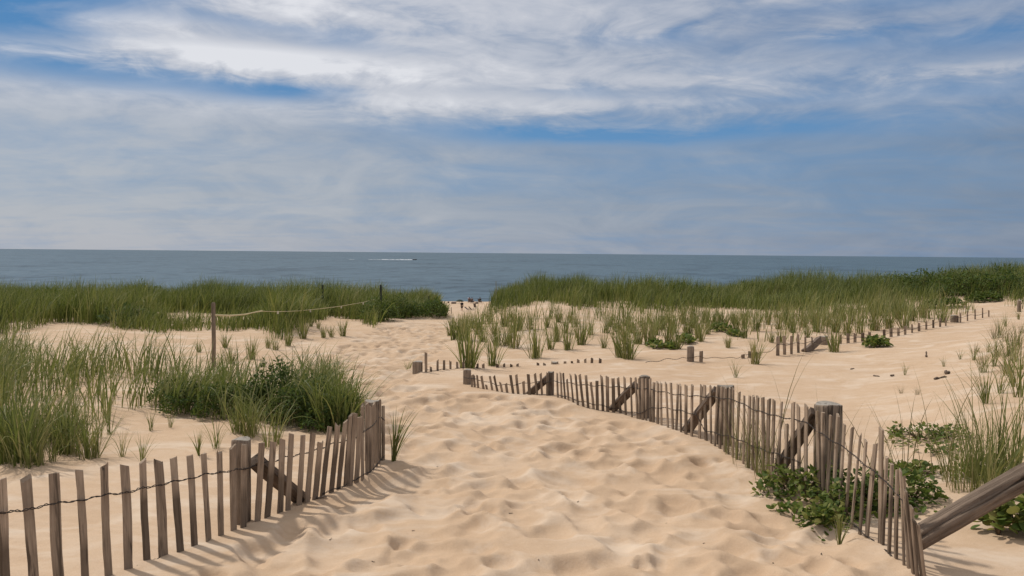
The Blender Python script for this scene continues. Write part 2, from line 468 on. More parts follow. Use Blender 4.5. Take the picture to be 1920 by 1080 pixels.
M_SAND = sand_mat()
M_SLAT = wood_mat('weathered_slat', (.46, .355, .265), (.185, .135, .096), 16, stain=True)
M_POST = wood_mat('weathered_post', (.33, .26, .20), (.10, .072, .052), 12)
M_TIMBER = wood_mat('split_timber', (.25, .19, .145), (.055, .038, .028), 14, scale=48, bump=.02)
M_CUT = wood_mat('cut_end', (.38, .35, .31), (.2, .17, .14), 1)
M_BRACE = wood_mat('weathered_brace', (.21, .16, .125), (.07, .05, .038), 12)
M_WIRE = plain('rusty_wire', (.035, .026, .022), .6)
M_GRASS = leaf_mat('dune_grass', [(0.0, (.055, .072, .022)), (.3, (.12, .145, .040)), (.6, (.21, .22, .075)), (.84, (.30, .28, .12)), (1.0, (.44, .35, .2))])
M_GRASSD = leaf_mat('dense_grass', [(0.0, (.022, .032, .009)), (.25, (.078, .105, .023)), (.5, (.160, .188, .044)), (.78, (.27, .26, .085)), (1.0, (.40, .32, .17))], big=.32)
M_GRASSY = leaf_mat('sparse_grass', [(0.0, (.07, .085, .028)), (.35, (.155, .172, .05)), (.7, (.26, .25, .095)), (1.0, (.44, .35, .19))])
M_DRY = leaf_mat('dry_stalks', [(0.0, (.13, .09, .05)), (.5, (.2, .15, .085)), (1.0, (.34, .27, .16))])
M_LEAF = leaf_mat('shrub_leaf', [(0.0, (.022, .044, .011)), (.4, (.048, .082, .018)), (.75, (.085, .12, .028)), (1.0, (.15, .16, .05))], trans=.28, big=3, rough=.75)
M_LEAFG = leaf_mat('creeper_leaf', [(0.0, (.035, .065, .014)), (.35, (.080, .125, .026)), (.7, (.16, .19, .045)), (1.0, (.30, .26, .09))], trans=.34, big=6, rough=.6)
M_STEM = plain('plant_stem', (.09, .06, .035), .8)

# ------------------------------------------------------------------ ground sheet
us = np.concatenate([np.linspace(-1.45, -.62, 40, endpoint=False), np.linspace(-.62, -.26, 110, endpoint=False), np.linspace(-.26, .26, 380, endpoint=False), np.linspace(.26, .62, 110, endpoint=False), np.linspace(.62, 1.45, 41)])
ys = np.concatenate([np.exp(np.linspace(math.log(2.4), math.log(9.0), 90, endpoint=False)), np.exp(np.linspace(math.log(9.0), math.log(38.0), 860, endpoint=False)), np.exp(np.linspace(math.log(38.0), math.log(352.0), 180))]) - 8.0
ys = np.concatenate([[-60, -30, -15, -9], ys]); NR = len(ys); NC = len(us)
XX = us[None, :] * (np.maximum(ys, -4)[:, None] + 9.0)
YY = np.repeat(ys[:, None], NC, 1)
ZZ = hgt(XX, YY) + np.where(YY < GY1 + 6, detail(XX, YY), 0)
V = np.stack([XX, YY, ZZ], -1).reshape(-1, 3)
ii = np.arange(NR * NC).reshape(NR, NC)
Q = np.stack([ii[:-1, :-1], ii[:-1, 1:], ii[1:, 1:], ii[1:, :-1]], -1).reshape(-1, 4)
o = obj('ground', mesh_np('ground', V, Q, True), M_SAND)
tag(o, kind='structure')

# ------------------------------------------------------------------ sea
def sea_mat():
    m, t, b = new_mat('sea_water')
    p = t.node('ShaderNodeTexCoord').outputs['Object']
    sw = t.noise(t.vmath('MULTIPLY', p, (.55, 1.0, 1)), .14, 4, .6, .3)
    st = t.noise(t.vmath('MULTIPLY', p, (.95, .55, 1)), .10, 3, .55, .4)
    st2 = t.noise(t.vmath('MULTIPLY', p, (.6, .3, 1)), .022, 3, .55, .4)
    patch = t.noise(t.vmath('MULTIPLY', p, (.4, .6, 1)), .004, 3, .55)
    col = t.ramp(patch, [(.3, (.045, .092, .130)), (.7, (.062, .112, .150))])
    dk = t.math('ADD', t.math('MULTIPLY', t.maprange(st, .50, .68), .55), t.math('MULTIPLY', t.maprange(st2, .50, .66), .35), None, True)
    col = t.mix(dk, col, (.016, .032, .048))
    t.link(col, b.inputs['Base Color'])
    t.link(t.math('MULTIPLY_ADD', dk, -.25, .33), b.inputs['Specular IOR Level'])
    b.inputs['Roughness'].default_value = .42; b.inputs['IOR'].default_value = 1.33
    h = t.math('ADD', t.math('MULTIPLY', sw, .8), t.math('MULTIPLY', st, 1.2))
    bp = t.node('ShaderNodeBump'); bp.inputs['Strength'].default_value = 1.0; bp.inputs['Distance'].default_value = 1.6
    t.link(h, bp.inputs['Height']); t.link(bp.outputs[0], b.inputs['Normal'])
    return m
yy = np.array([170, 400, 900, 2500, 8000, 30000, 60000.]); xx = np.linspace(-1, 1, 25)
V = np.array([(x * (y * 3 + 300), y, SEA_Z) for y in yy for x in xx])
ii = np.arange(len(yy) * 25).reshape(len(yy), 25)
Q = np.stack([ii[:-1, :-1], ii[:-1, 1:], ii[1:, 1:], ii[1:, :-1]], -1).reshape(-1, 4)
tag(obj('sea', mesh_np('sea', V, Q), sea_mat()), kind='structure')

# ------------------------------------------------------------------ fences
def poly_depth(pts):
    P = hit([p[0] for p in pts], [p[1] for p in pts])
    return np.array([p[0] for p in pts], float), P[:, 1]
def slat_mesh(L, W, T, seed, broken=False):
    r = random.Random(seed)
    n = max(4, int(L / .09))
    V = []
    tilt = r.uniform(-.012, .012)
    for i in range(n + 1):
        z = L * i / n
        ww = W * (1 + r.uniform(-.07, .07)) / 2; ex = r.uniform(-.0015, .0015) + .004 * math.sin(i * .6 + seed); c = min(T * .35, .004)
        tt = T / 2
        for k, (x, y) in enumerate([(-ww, -tt + c), (-ww + c, -tt), (ww - c, -tt), (ww, -tt + c), (ww, tt - c), (ww - c, tt), (-ww + c, tt), (-ww, tt - c)]):
            zz = z + ((tilt * (x / ww) + (r.uniform(-.02, .012) if broken else r.uniform(-.003, .002))) if i == n else 0)
            V.append((x + ex, y, zz))
    Fs = [(i * 8 + k, i * 8 + (k + 1) % 8, (i + 1) * 8 + (k + 1) % 8, (i + 1) * 8 + k) for i in range(n) for k in range(8)]
    Fs += [tuple(reversed(range(8))), tuple(range(n * 8, n * 8 + 8))]
    me = bpy.data.meshes.new('slat'); me.from_pydata(V, [], Fs); me.update()
    return me
def basis(z, xhint):
    z = z.normalized(); x = (xhint - z * xhint.dot(z)).normalized(); y = z.cross(x)
    return Matrix((x, y, z)).transposed()
def post_mesh(L, R, seed, split=False):
    r = random.Random(seed)
    n = 26; m = 10; V = []
    prof = [1 + r.uniform(-.07, .05) + .04 * math.sin(3 * 2 * math.pi * k / n + seed) for k in range(n)]
    if split: prof[6] = .80; prof[7] = .86
    zs = [L * i / m for i in range(m)] + [L - .014, L - .004, L]
    for i, z in enumerate(zs):
        s = 1.0 - .03 * z / L
        if i == len(zs) - 2: s *= .985
        if i == len(zs) - 1: s *= .93
        for k in range(n):
            a = 2 * math.pi * k / n
            q = prof[k] * s * R * (1 + r.uniform(-.012, .012))
            V.append((q * math.cos(a), q * math.sin(a), z + (.006 * math.sin(a * 2 + seed) if i >= m else 0)))
    Fs = [(i * n + k, i * n + (k + 1) % n, (i + 1) * n + (k + 1) % n, (i + 1) * n + k) for i in range(len(zs) - 1) for k in range(n)]
    V.append((0, 0, L + .002)); c = len(V) - 1; b = (len(zs) - 1) * n
    side_n = len(Fs)
    Fs += [(b + k, b + (k + 1) % n, c) for k in range(n)]
    Fs.append(tuple(reversed(range(n))))
    me = bpy.data.meshes.new('post'); me.from_pydata(V, [], Fs); me.update()
    me.materials.append(M_POST); me.materials.append(M_CUT)
    for i, p in enumerate(me.polygons):
        p.use_smooth = i < side_n
        if side_n <= i < side_n + n: p.material_index = 1
    return me

def fence(name, label, line, slats, posts, wires, group=None, W=.050, T=.013, sink=.16, braces=(), lift=False):
    """line: ground pixels along the fence; slats: (top px, py, bottom px, py, [width px]); posts: (px, top py, base py, width px)
    wires: list of (px, py) polylines in the fence's own surface"""
    lx, ly = poly_depth(line)
    ordr = np.argsort(lx); lx = lx[ordr]; ly = ly[ordr]
    dep = lambda px: float(np.interp(px, lx, ly))
    gl = sorted(line)
    def up(px):                                        # how far the finished sand lies above the surveyed line
        if not lift: return 0.0
        q = at(px, np.interp(px, [p[0] for p in gl], [p[1] for p in gl]), dep(px))
        return float(ground(q[0], q[1])) - float(q[2])
    c0 = hit1(*line[len(line) // 2])
    root = empty(name, c0); tag(root, label, 'fence', group)
    R0 = Vector(c0)
    def tangent(px):
        e = max(8, 0.006 * px); a = dep(px - 14); b = dep(px + 14)
        gxy = lambda p, d: Vector(at(p, 700, d))
        v = gxy(px + 14, b) - gxy(px - 14, a); v.z = 0
        return v.normalized()
    info = []
    for i, s in enumerate(slats):
        tx, ty, bx, by = s[:4]
        d = dep(bx) + random.uniform(-.012, .012)
        b = Vector(at(bx, by, d)); t = Vector(at(tx, ty, d + random.uniform(-.02, .02)))
        t.z += up(bx)
        g = float(ground(b.x, b.y))
        dirv = (t - b).normalized()
        b = b + dirv * ((g - b.z) / max(dirv.z, .3)) - dirv * sink if b.z > g - .03 or True else b
        L = (t - b).length
        tg = tangent(bx)
        ang = random.uniform(-.18, .18)
        tg = Matrix.Rotation(ang, 3, 'Z') @ tg
        ww = W * random.uniform(.86, 1.1) * (NARROW.get(i, 1.0) if slats is right_slats else 1.0)
        sl = obj('slat', slat_mesh(L, ww, T * random.uniform(.8, 1.25), i * 3 + len(slats), random.random() < .25), M_SLAT, root)
        sl.rotation_mode = 'QUATERNION'
        sl.rotation_quaternion = basis(dirv, tg).to_quaternion()
        sl.location = b - R0
        info.append((bx, b, t))
    for i, pz in enumerate(posts):
        px, ty, by, wp = pz[:4]
        off = pz[4] if len(pz) > 4 else 0.0
        d = dep(px)
        R = wp / 2 / F * d
        if off >= 0:
            tg = tangent(px); rv = ray(px, 700)
            sn = abs(float(rv[0] * tg.y - rv[1] * tg.x)) / math.hypot(rv[0], rv[1])
            d += (R + .028) / max(sn, .30)
        b = Vector(at(px, by, d)); t = Vector(at(px + (pz[5] if len(pz) > 5 else 0), ty, d))
        t.z += up(px)
        b.z = min(b.z, float(ground(b.x, b.y))) - .25
        pt = obj('post', post_mesh((t - b).length, R, i + 5, len(pz) > 6), None, root)
        pt.rotation_mode = 'QUATERNION'
        pt.rotation_quaternion = basis(t - b, Vector((math.cos(i * 2.1), math.sin(i * 2.1), 0))).to_quaternion()
        pt.location = b - R0
    for (bx, by, db, tx, ty, dt, wpx) in braces:
        b = Vector(at(bx, by, dep(bx) + db)); t = Vector(at(tx, ty, dep(tx) + dt))
        dv = (t - b).normalized(); b = b - dv * .14
        wd = wpx / F * dep(bx)
        br = obj('brace', slat_mesh((t - b).length, wd, wd * .8, int(bx)), M_BRACE, root)
        br.rotation_mode = 'QUATERNION'; br.rotation_quaternion = basis(dv, Vector((0, 1, 0)).cross(dv)).to_quaternion()
        br.location = b - R0
    for wl in wires:
        wxs = np.array([p[0] for p in wl], float); wys = np.array([p[1] for p in wl], float)
        o2 = np.argsort(wxs); wxs = wxs[o2]; wys = wys[o2]
        span = np.linspace(wxs[0], wxs[-1], max(8, int((wxs[-1] - wxs[0]) / 3)))
        pts = []
        for q in span:
            y_ = np.interp(q, wxs, wys) + 1.2 * math.sin(q * .21)
            pts.append(at(q, y_, dep(q)) + np.array([0, 0, up(q)]))
        pts = np.array(pts)
        # resample by length and twist two strands round each other
        seg = np.linalg.norm(np.diff(pts, axis=0), axis=1); acc = np.concatenate([[0], np.cumsum(seg)])
        nn = int(acc[-1] / .016)
        tt = np.linspace(0, acc[-1], nn)
        ctr = np.stack([np.interp(tt, acc, pts[:, k]) for k in range(3)], -1)
        tv = np.gradient(ctr, axis=0); tv[:, 2] *= .3; tv /= np.linalg.norm(tv, axis=1)[:, None]
        nrm = np.stack([tv[:, 1], -tv[:, 0], np.zeros(nn)], -1); nrm /= np.linalg.norm(nrm, axis=1)[:, None]
        mb = MB()
        # at a slat the strands spread round it, between slats they twist
        for sgn in (1, -1):
            ph = tt / .075 * 2 * math.pi
            rr = .0042 + .0015 * np.sin(tt * 9)
            offs = nrm * (np.cos(ph) * rr * sgn)[:, None] + np.array([0, 0, 1]) * (np.sin(ph) * rr * .8 * sgn)[:, None] + nrm * (-.009 if True else 0) * -1
            mb.tube([Vector(p) - R0 for p in ctr + offs], .0024, 5)
        mb.build('wire', M_WIRE, root, smooth=True)
    return root, dep

def z1(l): return [(a / 3, 720 + b / 3, c / 3, 720 + d / 3) for a, b, c, d in l]
def z6(l): return [(400 + a / 4.32, 740 + b / 4.32, 400 + c / 4.32, 740 + d / 4.32) for a, b, c, d in l]
def z3(l): return [(760 + a / 3, 540 + b / 3, 760 + c / 3, 540 + d / 3) for a, b, c, d in l]
def z4(l): return [(1280 + a / 3, 720 + b / 3, 1280 + c / 3, 720 + d / 3) for a, b, c, d in l]
def z5(l): return [(1280 + a / 3, 460 + b / 3, 1280 + c / 3, 460 + d / 3) for a, b, c, d in l]

right_slats = None
left_slats = z1([(5, 535, 45, 1330), (148, 523, 197, 1280), (300, 503, 340, 1220), (447, 483, 482, 1165), (585, 460, 612, 1110), (700, 457, 725, 1060), (805, 432, 825, 1015), (888, 432, 922, 980),
                 (978, 412, 1015, 960), (1065, 402, 1097, 918), (1148, 388, 1172, 885), (1232, 382, 1245, 845), (1312, 350, 1312, 825), (1370, 345, 1372, 785), (1475, 330, 1447, 765), (1535, 325, 1507, 738),
                 (1592, 308, 1573, 715), (1637, 280, 1622, 692), (1707, 287, 1680, 675), (1760, 280, 1730, 655), (1803, 322, 1772, 628), (1855, 240, 1815, 617)]) + \
    z6([(1010, 240, 955, 770), (1070, 215, 1015, 755), (1115, 160, 1072, 740), (1150, 150, 1112, 720), (1185, 180, 1160, 695), (1208, 85, 1208, 680), (1245, 70, 1245, 660), (1272, 95, 1268, 640),
        (1300, 70, 1295, 610), (1325, 60, 1322, 580), (1352, 38, 1345, 545), (1378, 88, 1375, 520)])
left_line = [(-60, 1205), (15, 1172), (65, 1150), (113, 1128), (160, 1108), (203, 1090), (242, 1073), (275, 1058), (307, 1047), (338, 1038), (366, 1026), (391, 1015), (415, 1003), (440, 992), (457, 984), (482, 974), (502, 966),
             (541, 951), (577, 937), (604, 925), (635, 914), (657, 906), (680, 896), (694, 886), (706, 875), (720, 860), (735, 845)]
left_wire = [(x / 3, 720 + y / 3) for x, y in [(-60, 735), (5, 722), (148, 705), (300, 668), (447, 655), (585, 620), (700, 612), (805, 580), (888, 570), (978, 543), (1065, 533), (1148, 505), (1232, 498), (1312, 482), (1400, 470), (1475, 440),
                                             (1535, 435), (1592, 410), (1637, 405), (1707, 388), (1803, 360), (1855, 338)]] + \
    [(400 + x / 4.32, 740 + y / 4.32) for x, y in [(1000, 382), (1070, 375), (1112, 355), (1150, 342), (1180, 318), (1215, 300), (1250, 270), (1275, 250), (1300, 225), (1325, 187), (1350, 190), (1378, 205)]]
left_low = [(228, 1076), (242, 1067), (275, 1054), (300, 1046)]
left_low2 = [(400 + x / 4.32, 740 + y / 4.32) for x, y in [(870, 800), (955, 768), (1015, 750), (1072, 725), (1112, 700), (1160, 675), (1210, 650), (1245, 632), (1270, 612), (1295, 585), (1322, 560), (1345, 530), (1375, 500)]]
fence_left, depL = fence('sand_fence', 'grey slat and wire sand fence along the left edge of the sandy path', left_line, left_slats,
                    [(452, 823, 980, 37, .03, 0, 1), (699, 751, 868, 33, .05)], [left_wire, left_low, left_low2],
                    braces=[(572, 944, .12, 478, 862, .10, 24)])
NARROW = {}
right_slats = z3([(375, 490, 375, 560), (387, 490, 390, 565), (403, 490, 412, 570), (428, 495, 440, 575), (455, 545, 462, 580), (475, 495, 490, 585), (500, 495, 520, 585), (532, 530, 545, 590), (567, 538, 575, 592),
                  (590, 490, 605, 595), (625, 487, 637, 600), (662, 525, 668, 605), (693, 485, 700, 605), (728, 482, 742, 610), (762, 480, 770, 612), (797, 475, 798, 615), (855, 478, 858, 630), (872, 478, 880, 635),
                  (888, 480, 900, 640), (908, 515, 920, 650), (930, 487, 945, 655), (957, 487, 972, 665), (982, 487, 1000, 670), (1015, 490, 1030, 675), (1045, 530, 1058, 680), (1077, 522, 1082, 685), (1105, 495, 1110, 690),
                  (1135, 497, 1140, 695), (1170, 503, 1170, 695), (1195, 503, 1212, 700), (1233, 502, 1238, 705), (1268, 503, 1275, 715), (1295, 505, 1305, 725), (1313, 510, 1318, 735), (1333, 508, 1335, 740), (1353, 508, 1355, 745),
                  (1377, 510, 1378, 755), (1400, 530, 1395, 765), (1420, 530, 1420, 775), (1440, 533, 1440, 780), (1465, 533, 1478, 790), (1495, 533, 1505, 800), (1533, 540, 1525, 805), (1548, 545, 1550, 815), (1577, 545, 1580, 830)]) + \
    z4([(55, 5, 50, 300), (105, 8, 95, 305), (125, 5, 130, 310), (155, 10, 160, 320), (195, 15, 180, 350), (217, 15, 210, 370), (240, 20, 235, 375), (265, 20, 257, 380), (285, 25, 280, 400), (318, 45, 305, 425), (347, 65, 340, 440),
        (377, 65, 370, 460), (400, 68, 392, 470), (421, 70, 415, 480), (452, 75, 450, 510), (485, 85, 480, 510), (515, 92, 500, 515), (555, 105, 537, 510), (585, 225, 577, 520), (622, 105, 620, 520), (650, 120, 655, 550), (697, 120, 693, 560),
        (757, 150, 768, 600), (790, 160, 790, 620), (832, 175, 815, 620), (875, 175, 848, 640), (908, 225, 882, 680), (955, 250, 915, 740), (1000, 285, 948, 810), (1032, 318, 995, 840), (1082, 335, 1037, 870), (1120, 250, 1110, 900),
        (1147, 410, 1125, 930), (1177, 450, 1160, 960), (1207, 480, 1200, 1000), (1227, 485, 1245, 1040), (1243, 520, 1275, 1080), (1252, 600, 1298, 1090), (1290, 690, 1318, 1085), (1300, 770, 1350, 1095), (1328, 800, 1362, 1100)])
NARROW = {i: .6 for i in range(len(right_slats) - 6, len(right_slats))}
right_line = [(850, 718), (885, 727), (942, 737), (972, 740), (1017, 744), (1046, 750), (1084, 762), (1121, 768), (1164, 773), (1199, 785), (1233, 798), (1262, 807), (1287, 817), (1323, 826), (1347, 837), (1382, 858), (1403, 872), (1430, 888),
              (1480, 908), (1535, 930), (1573, 955), (1596, 985), (1612, 1000), (1626, 1010), (1650, 1022), (1667, 1040), (1680, 1053), (1695, 1067), (1712, 1080), (1735, 1087), (1800, 1110)]
wr_top = [(760 + x / 3, 540 + y / 3) for x, y in [(330, 498), (375, 510), (430, 520), (520, 545), (600, 545), (700, 532), (830, 525), (1000, 545), (1130, 552), (1250, 560), (1350, 565), (1450, 585), (1530, 600)]] + \
    [(1280 + x / 3, 720 + y / 3) for x, y in [(55, 66), (125, 72), (190, 75), (300, 92), (420, 150), (550, 185), (690, 210), (760, 260), (830, 310), (930, 365), (1000, 430), (1120, 520), (1190, 590), (1235, 640), (1275, 720), (1310, 790)]]
wr_mid = [(760 + x / 3, 540 + y / 3) for x, y in [(860, 598), (1000, 640), (1140, 668), (1275, 700), (1320, 706), (1400, 672), (1478, 676), (1550, 690), (1640, 712)]] + [(1280 + x / 3, 720 + y / 3) for x, y in [(130, 262), (200, 280), (290, 300), (380, 340), (470, 375), (560, 400), (660, 440)]]
wr_low = [(1280 + x / 3, 720 + y / 3) for x, y in [(915, 745), (948, 775), (995, 815), (1037, 850), (1090, 890), (1125, 915), (1160, 945), (1200, 985)]]
fence_right, depR = fence('sand_fence', 'grey slat and wire sand fence with diagonal braces along the right of the path', right_line, right_slats,
                     [(876, 693, 722, 16, .05), (1033, 697, 746, 12, .06), (1209, 705, 788, 22, .09), (1360, 723, 845, 34, .10), (1553, 757, 930, 56, .12, 0, 1)],
                     [wr_top, wr_mid, wr_low], W=.036,
                     braces=[(989, 742, .12, 1029, 708, .10, 12), (1145, 770, .14, 1193, 722, .10, 14), (1282, 813, .16, 1346, 733, .12, 17), (1474, 860, .2, 1528, 772, .14, 20)])
bur_slats = z3([(182, 420, 182, 478), (217, 420, 217, 470), (255, 422, 255, 465), (290, 425, 292, 465), (328, 425, 328, 462), (405, 430, 405, 457), (440, 428, 440, 455), (517, 432, 517, 447), (557, 432, 557, 445), (595, 430, 595, 445), (632, 430, 632, 445),
                (745, 424, 745, 442), (783, 422, 783, 438), (898, 417, 898, 428), (937, 419, 937, 430), (973, 410, 973, 431), (1012, 405, 1012, 431), (1050, 403, 1050, 430), (1096, 405, 1094, 430), (115, 375, 118, 482), (135, 482, 140, 520), (144, 455, 146, 482)])
bur_line = [(765, 706), (783, 703), (800, 702), (822, 699), (860, 694), (905, 691), (980, 688), (1060, 683), (1130, 683)]
fence('buried_fence', 'sand fence near the path end buried to short dark slat tips', bur_line, bur_slats, [(783, 677, 703, 20, .0), (1040, 679, 688, 14, .05)], [[(800, 698), (830, 697), (860, 694), (905, 690)]], W=.042, sink=.25, lift=True)
bur2 = z5([(103, 620, 103, 665), (340, 626, 340, 643), (378, 612, 378, 640), (418, 612, 418, 635), (535, 545, 535, 625), (573, 540, 573, 620), (612, 535, 612, 614), (650, 530, 650, 607), (690, 532, 690, 600), (728, 533, 728, 590),
           (888, 510, 888, 550), (930, 508, 930, 547), (970, 505, 970, 545), (1012, 502, 1012, 540), (1052, 500, 1052, 537), (1133, 487, 1133, 527), (1173, 482, 1173, 522), (1213, 478, 1213, 518), (1252, 470, 1252, 512),
           (1290, 463, 1290, 505), (1330, 455, 1330, 500), (1370, 447, 1370, 492), (1410, 440, 1410, 485), (1448, 430, 1448, 475), (1480, 425, 1480, 465), (1562, 400, 1562, 440), (1602, 390, 1602, 430), (1645, 378, 1645, 420),
           (1687, 370, 1687, 410), (1722, 375, 1722, 402)])
bur2 = [(a, b - (d - b) * .35, c, d) for a, b, c, d in bur2]
bur2_line = [(1270, 686), (1314, 682), (1393, 674), (1456, 668), (1484, 664), (1520, 657), (1540, 651), (1576, 643), (1617, 639), (1657, 634), (1697, 628), (1737, 619), (1773, 613), (1800, 607), (1828, 600), (1854, 594), (1911, 585), (1930, 582)]
fence('buried_fence', 'half buried sand fence climbing the dune on the right in a rising line', bur2_line, bur2,
      [(1295, 653, 683, 14, .0), (1544, 629, 652, 17, .03), (1790, 593, 612, 15, .03), (1911, 562, 585, 7, .0)],
      [[(1210, 681), (1262, 676), (1302, 673), (1380, 672), (1440, 660), (1458, 648), (1520, 640), (1570, 637)], [(1576, 634), (1640, 630), (1690, 622), (1760, 606), (1800, 596), (1850, 588)]], W=.078, sink=.25, lift=True,
      braces=[(1514, 656, .05, 1536, 637, .05, 12)])

# leaning timber at the right edge
def timber():
    d0 = depR(1725)
    b = Vector(at(1716, 1012, d0 + .16)); t = Vector(at(1960, 872, d0 + .04))
    dv = (t - b).normalized(); L = (t - b).length + .5
    r = random.Random(3); n = 40; m = 34; R = .067; V = []
    prof = [1 + r.uniform(-.03, .03) for _ in range(n)]
    for k0, dp in ((2, .12), (6, .22), (7, .14), (11, .14), (15, .24), (16, .14), (19, .12), (22, .2), (26, .14), (29, .22), (30, .12), (33, .18), (37, .2)): prof[k0] -= dp
    for i in range(m + 1):
        z = L * i / m
        for k in range(n):
            kk = (k + 1.2 * math.sin(z * 5.0)) % n; k0 = int(kk); f = kk - k0
            q = (prof[k0] * (1 - f) + prof[(k0 + 1) % n] * f)
            a = 2 * math.pi * k / n
            bump = .035 * math.exp(-((z - .62) / .05) ** 2 - ((a - 4.0) / .5) ** 2)
            rr = R * (q + .02 * math.sin(z * 9 + a) + bump)
            V.append((rr * math.cos(a), rr * .92 * math.sin(a), z))
    Fs = [(i * n + k, i * n + (k + 1) % n, (i + 1) * n + (k + 1) % n, (i + 1) * n + k) for i in range(m) for k in range(n)] + [tuple(reversed(range(n))), tuple(range(m * n, m * n + n))]
    me = bpy.data.meshes.new('timber'); me.from_pydata(V, [], Fs); me.update()
    for p in me.polygons: p.use_smooth = True
    o = obj('wooden_timber', me, M_TIMBER, None, b)
    o.rotation_mode = 'QUATERNION'; o.rotation_quaternion = basis(dv, Vector((0, -1, 0))).to_quaternion()
    tag(o, 'thick cracked grey timber leaning up from the sand at the right edge', 'timber')
timber()

# ------------------------------------------------------------------ blades
def strips(base, az, inc, bend, length, width, prof, roll=None, z0=0.0):
    base = np.asarray(base, float); N = len(base); n = len(prof) - 1
    az = np.asarray(az); ca = np.cos(az); sa = np.sin(az)
    perp = np.stack([-sa, ca, np.zeros(N)], -1)
    if roll is None: roll = np.zeros(N)
    pos = base.copy(); rows = []
    for k in range(n + 1):
        f = k / n
        th = inc + bend * f ** 1.4
        d = np.stack([ca * np.sin(th), sa * np.sin(th), np.cos(th)], -1)
        nrm = np.stack([ca * np.cos(th), sa * np.cos(th), -np.sin(th)], -1)
        wv = perp * np.cos(roll)[:, None] + nrm * np.sin(roll)[:, None]
        hw = (width * prof[k] / 2)[:, None]
        rows.append(pos - wv * hw); rows.append(pos + wv * hw)
        if k < n: pos = pos + d * (length / n)[:, None]
    V = np.stack(rows, 1)                                  # N, 2(n+1), 3
    q = np.array([[2 * k, 2 * k + 1, 2 * k + 3, 2 * k + 2] for k in range(n)])
    Q = (np.arange(N)[:, None, None] * (2 * (n + 1)) + q[None]).reshape(-1, 4)
    return V.reshape(-1, 3), Q
BLADE = [.75, 1.0, .8, .5, .1]
BLADE5 = [.7, .95, 1.0, .85, .6, .35, .06]
LEAFP = [.25, .9, 1.0, .72, .12]
def tussock_mesh(seed, n, spread, inc_max, bend, prof=BLADE, width=.008, var=.35, skew=0.0, lift=1.0):
    r = np.random.default_rng(seed)
    a = r.uniform(0, 2 * math.pi, n); rad = spread * np.sqrt(r.random(n))
    b = np.stack([rad * np.cos(a), rad * np.sin(a), np.full(n, -.04)], -1)
    azs = a + r.normal(0, .8, n)
    inc = np.abs(r.normal(0, inc_max, n)) * (0.4 + .6 * rad / max(spread, 1e-3))
    L = (1 - var * r.random(n) ** 1.3)
    bd = np.abs(r.normal(bend, bend * .5, n))
    wd = width * r.uniform(.6, 1.25, n)
    if skew: azs = np.where(r.random(n) < skew, r.normal(0, .7, n), azs)
    V, Q = strips(b, azs, inc, bd, L, wd, prof, r.uniform(-.6, .6, n))
    return mesh_np('grass_tussock', V, Q)
# vase-shaped tussocks of the planted slope, fuller ones of the foreground, thin stalky ones
VASE = [tussock_mesh(s, 46, .14, .38, .5, width=.026) for s in range(8)]
TALL = [tussock_mesh(120 + s, 27, .10, .36, .55, BLADE5, .0105, var=.55) for s in range(5)]
STALK = [tussock_mesh(140 + s, 8, .10, .36, .5, BLADE5, .0075, var=.5) for s in range(4)]
DRYT = [tussock_mesh(160 + s, 34, .14, .45, .7, BLADE5, .013, var=.5) for s in range(4)]
for me in STALK + DRYT: me.materials.append(M_DRY)
FULL = [tussock_mesh(30 + s, 62, .15, .27, .95, BLADE5, .017, var=.45) for s in range(6)]
WISP = [tussock_mesh(60 + s, 24, .07, .32, .8, BLADE5, .014) for s in range(6)]
BROAD = [tussock_mesh(80 + s, 24, .035, .26, .55, BLADE5, .022, skew=.55) for s in range(2)]
for me in VASE + WISP + TALL: me.materials.append(M_GRASSY)
for me in FULL: me.materials.append(M_GRASS)
for me in BROAD: me.materials.append(M_GRASSY)
def tussock(px, py, hpx, kind, label, group, rot=None, wide=1.0, name='grass_tussock'):
    P = hit1(px, py)
    h = hpx / F * P[1] * (1.42 if kind is VASE else 1.3)
    h *= random.uniform(.72, 1.22)
    o = obj(name, random.choice(kind))
    o.location = (P[0], P[1], float(ground(P[0], P[1])))
    o.rotation_euler = (random.uniform(-.08, .08), random.uniform(-.08, .08), random.uniform(0, 6.28) if rot is None else rot)
    s = h * wide
    o.scale = (s, s, h)
    tag(o, label, 'grass', group)
    return o
L_SLOPE = ('young green grass tussock on the sand slope between the buried fence and the dune crest', 'grass tussocks on the planted slope right of the path')
for a, b, h in [(730, 390, 150), (1255, 405, 170), (1215, 395, 150), (495, 440, 150), (350, 455, 190), (990, 320, 120), (610, 335, 130), (570, 320, 120), (915, 355, 100), (815, 350, 110), (850, 300, 100), (435, 300, 90), (500, 260, 90),
                (635, 240, 100), (700, 235, 90), (1045, 265, 80), (1115, 345, 70), (1130, 255, 90), (1310, 320, 110), (1370, 320, 130), (1480, 310, 110), (1530, 345, 110), (1580, 260, 100), (1650, 290, 90), (1820, 335, 60),
                (280, 290, 120), (250, 270, 100), (320, 250, 100), (380, 230, 90), (1700, 260, 90), (1230, 300, 110), (1190, 250, 90), (1750, 230, 80), (1850, 200, 70), (900, 255, 90), (960, 215, 80), (860, 190, 70), (800, 225, 70), (930, 190, 70),
                (560, 215, 80), (470, 205, 80), (600, 190, 70), (1270, 260, 100), (1410, 270, 100), (1345, 240, 90), (1440, 235, 90), (1500, 255, 90), (1620, 225, 80), (1560, 205, 80), (1680, 200, 80), (1470, 200, 80), (1240, 210, 90), (1150, 215, 80), (520, 320, 90), (410, 260, 90), (330, 295, 110)]:
    tussock(760 + a / 3, 540 + b / 3, h / 3, VASE, *L_SLOPE)
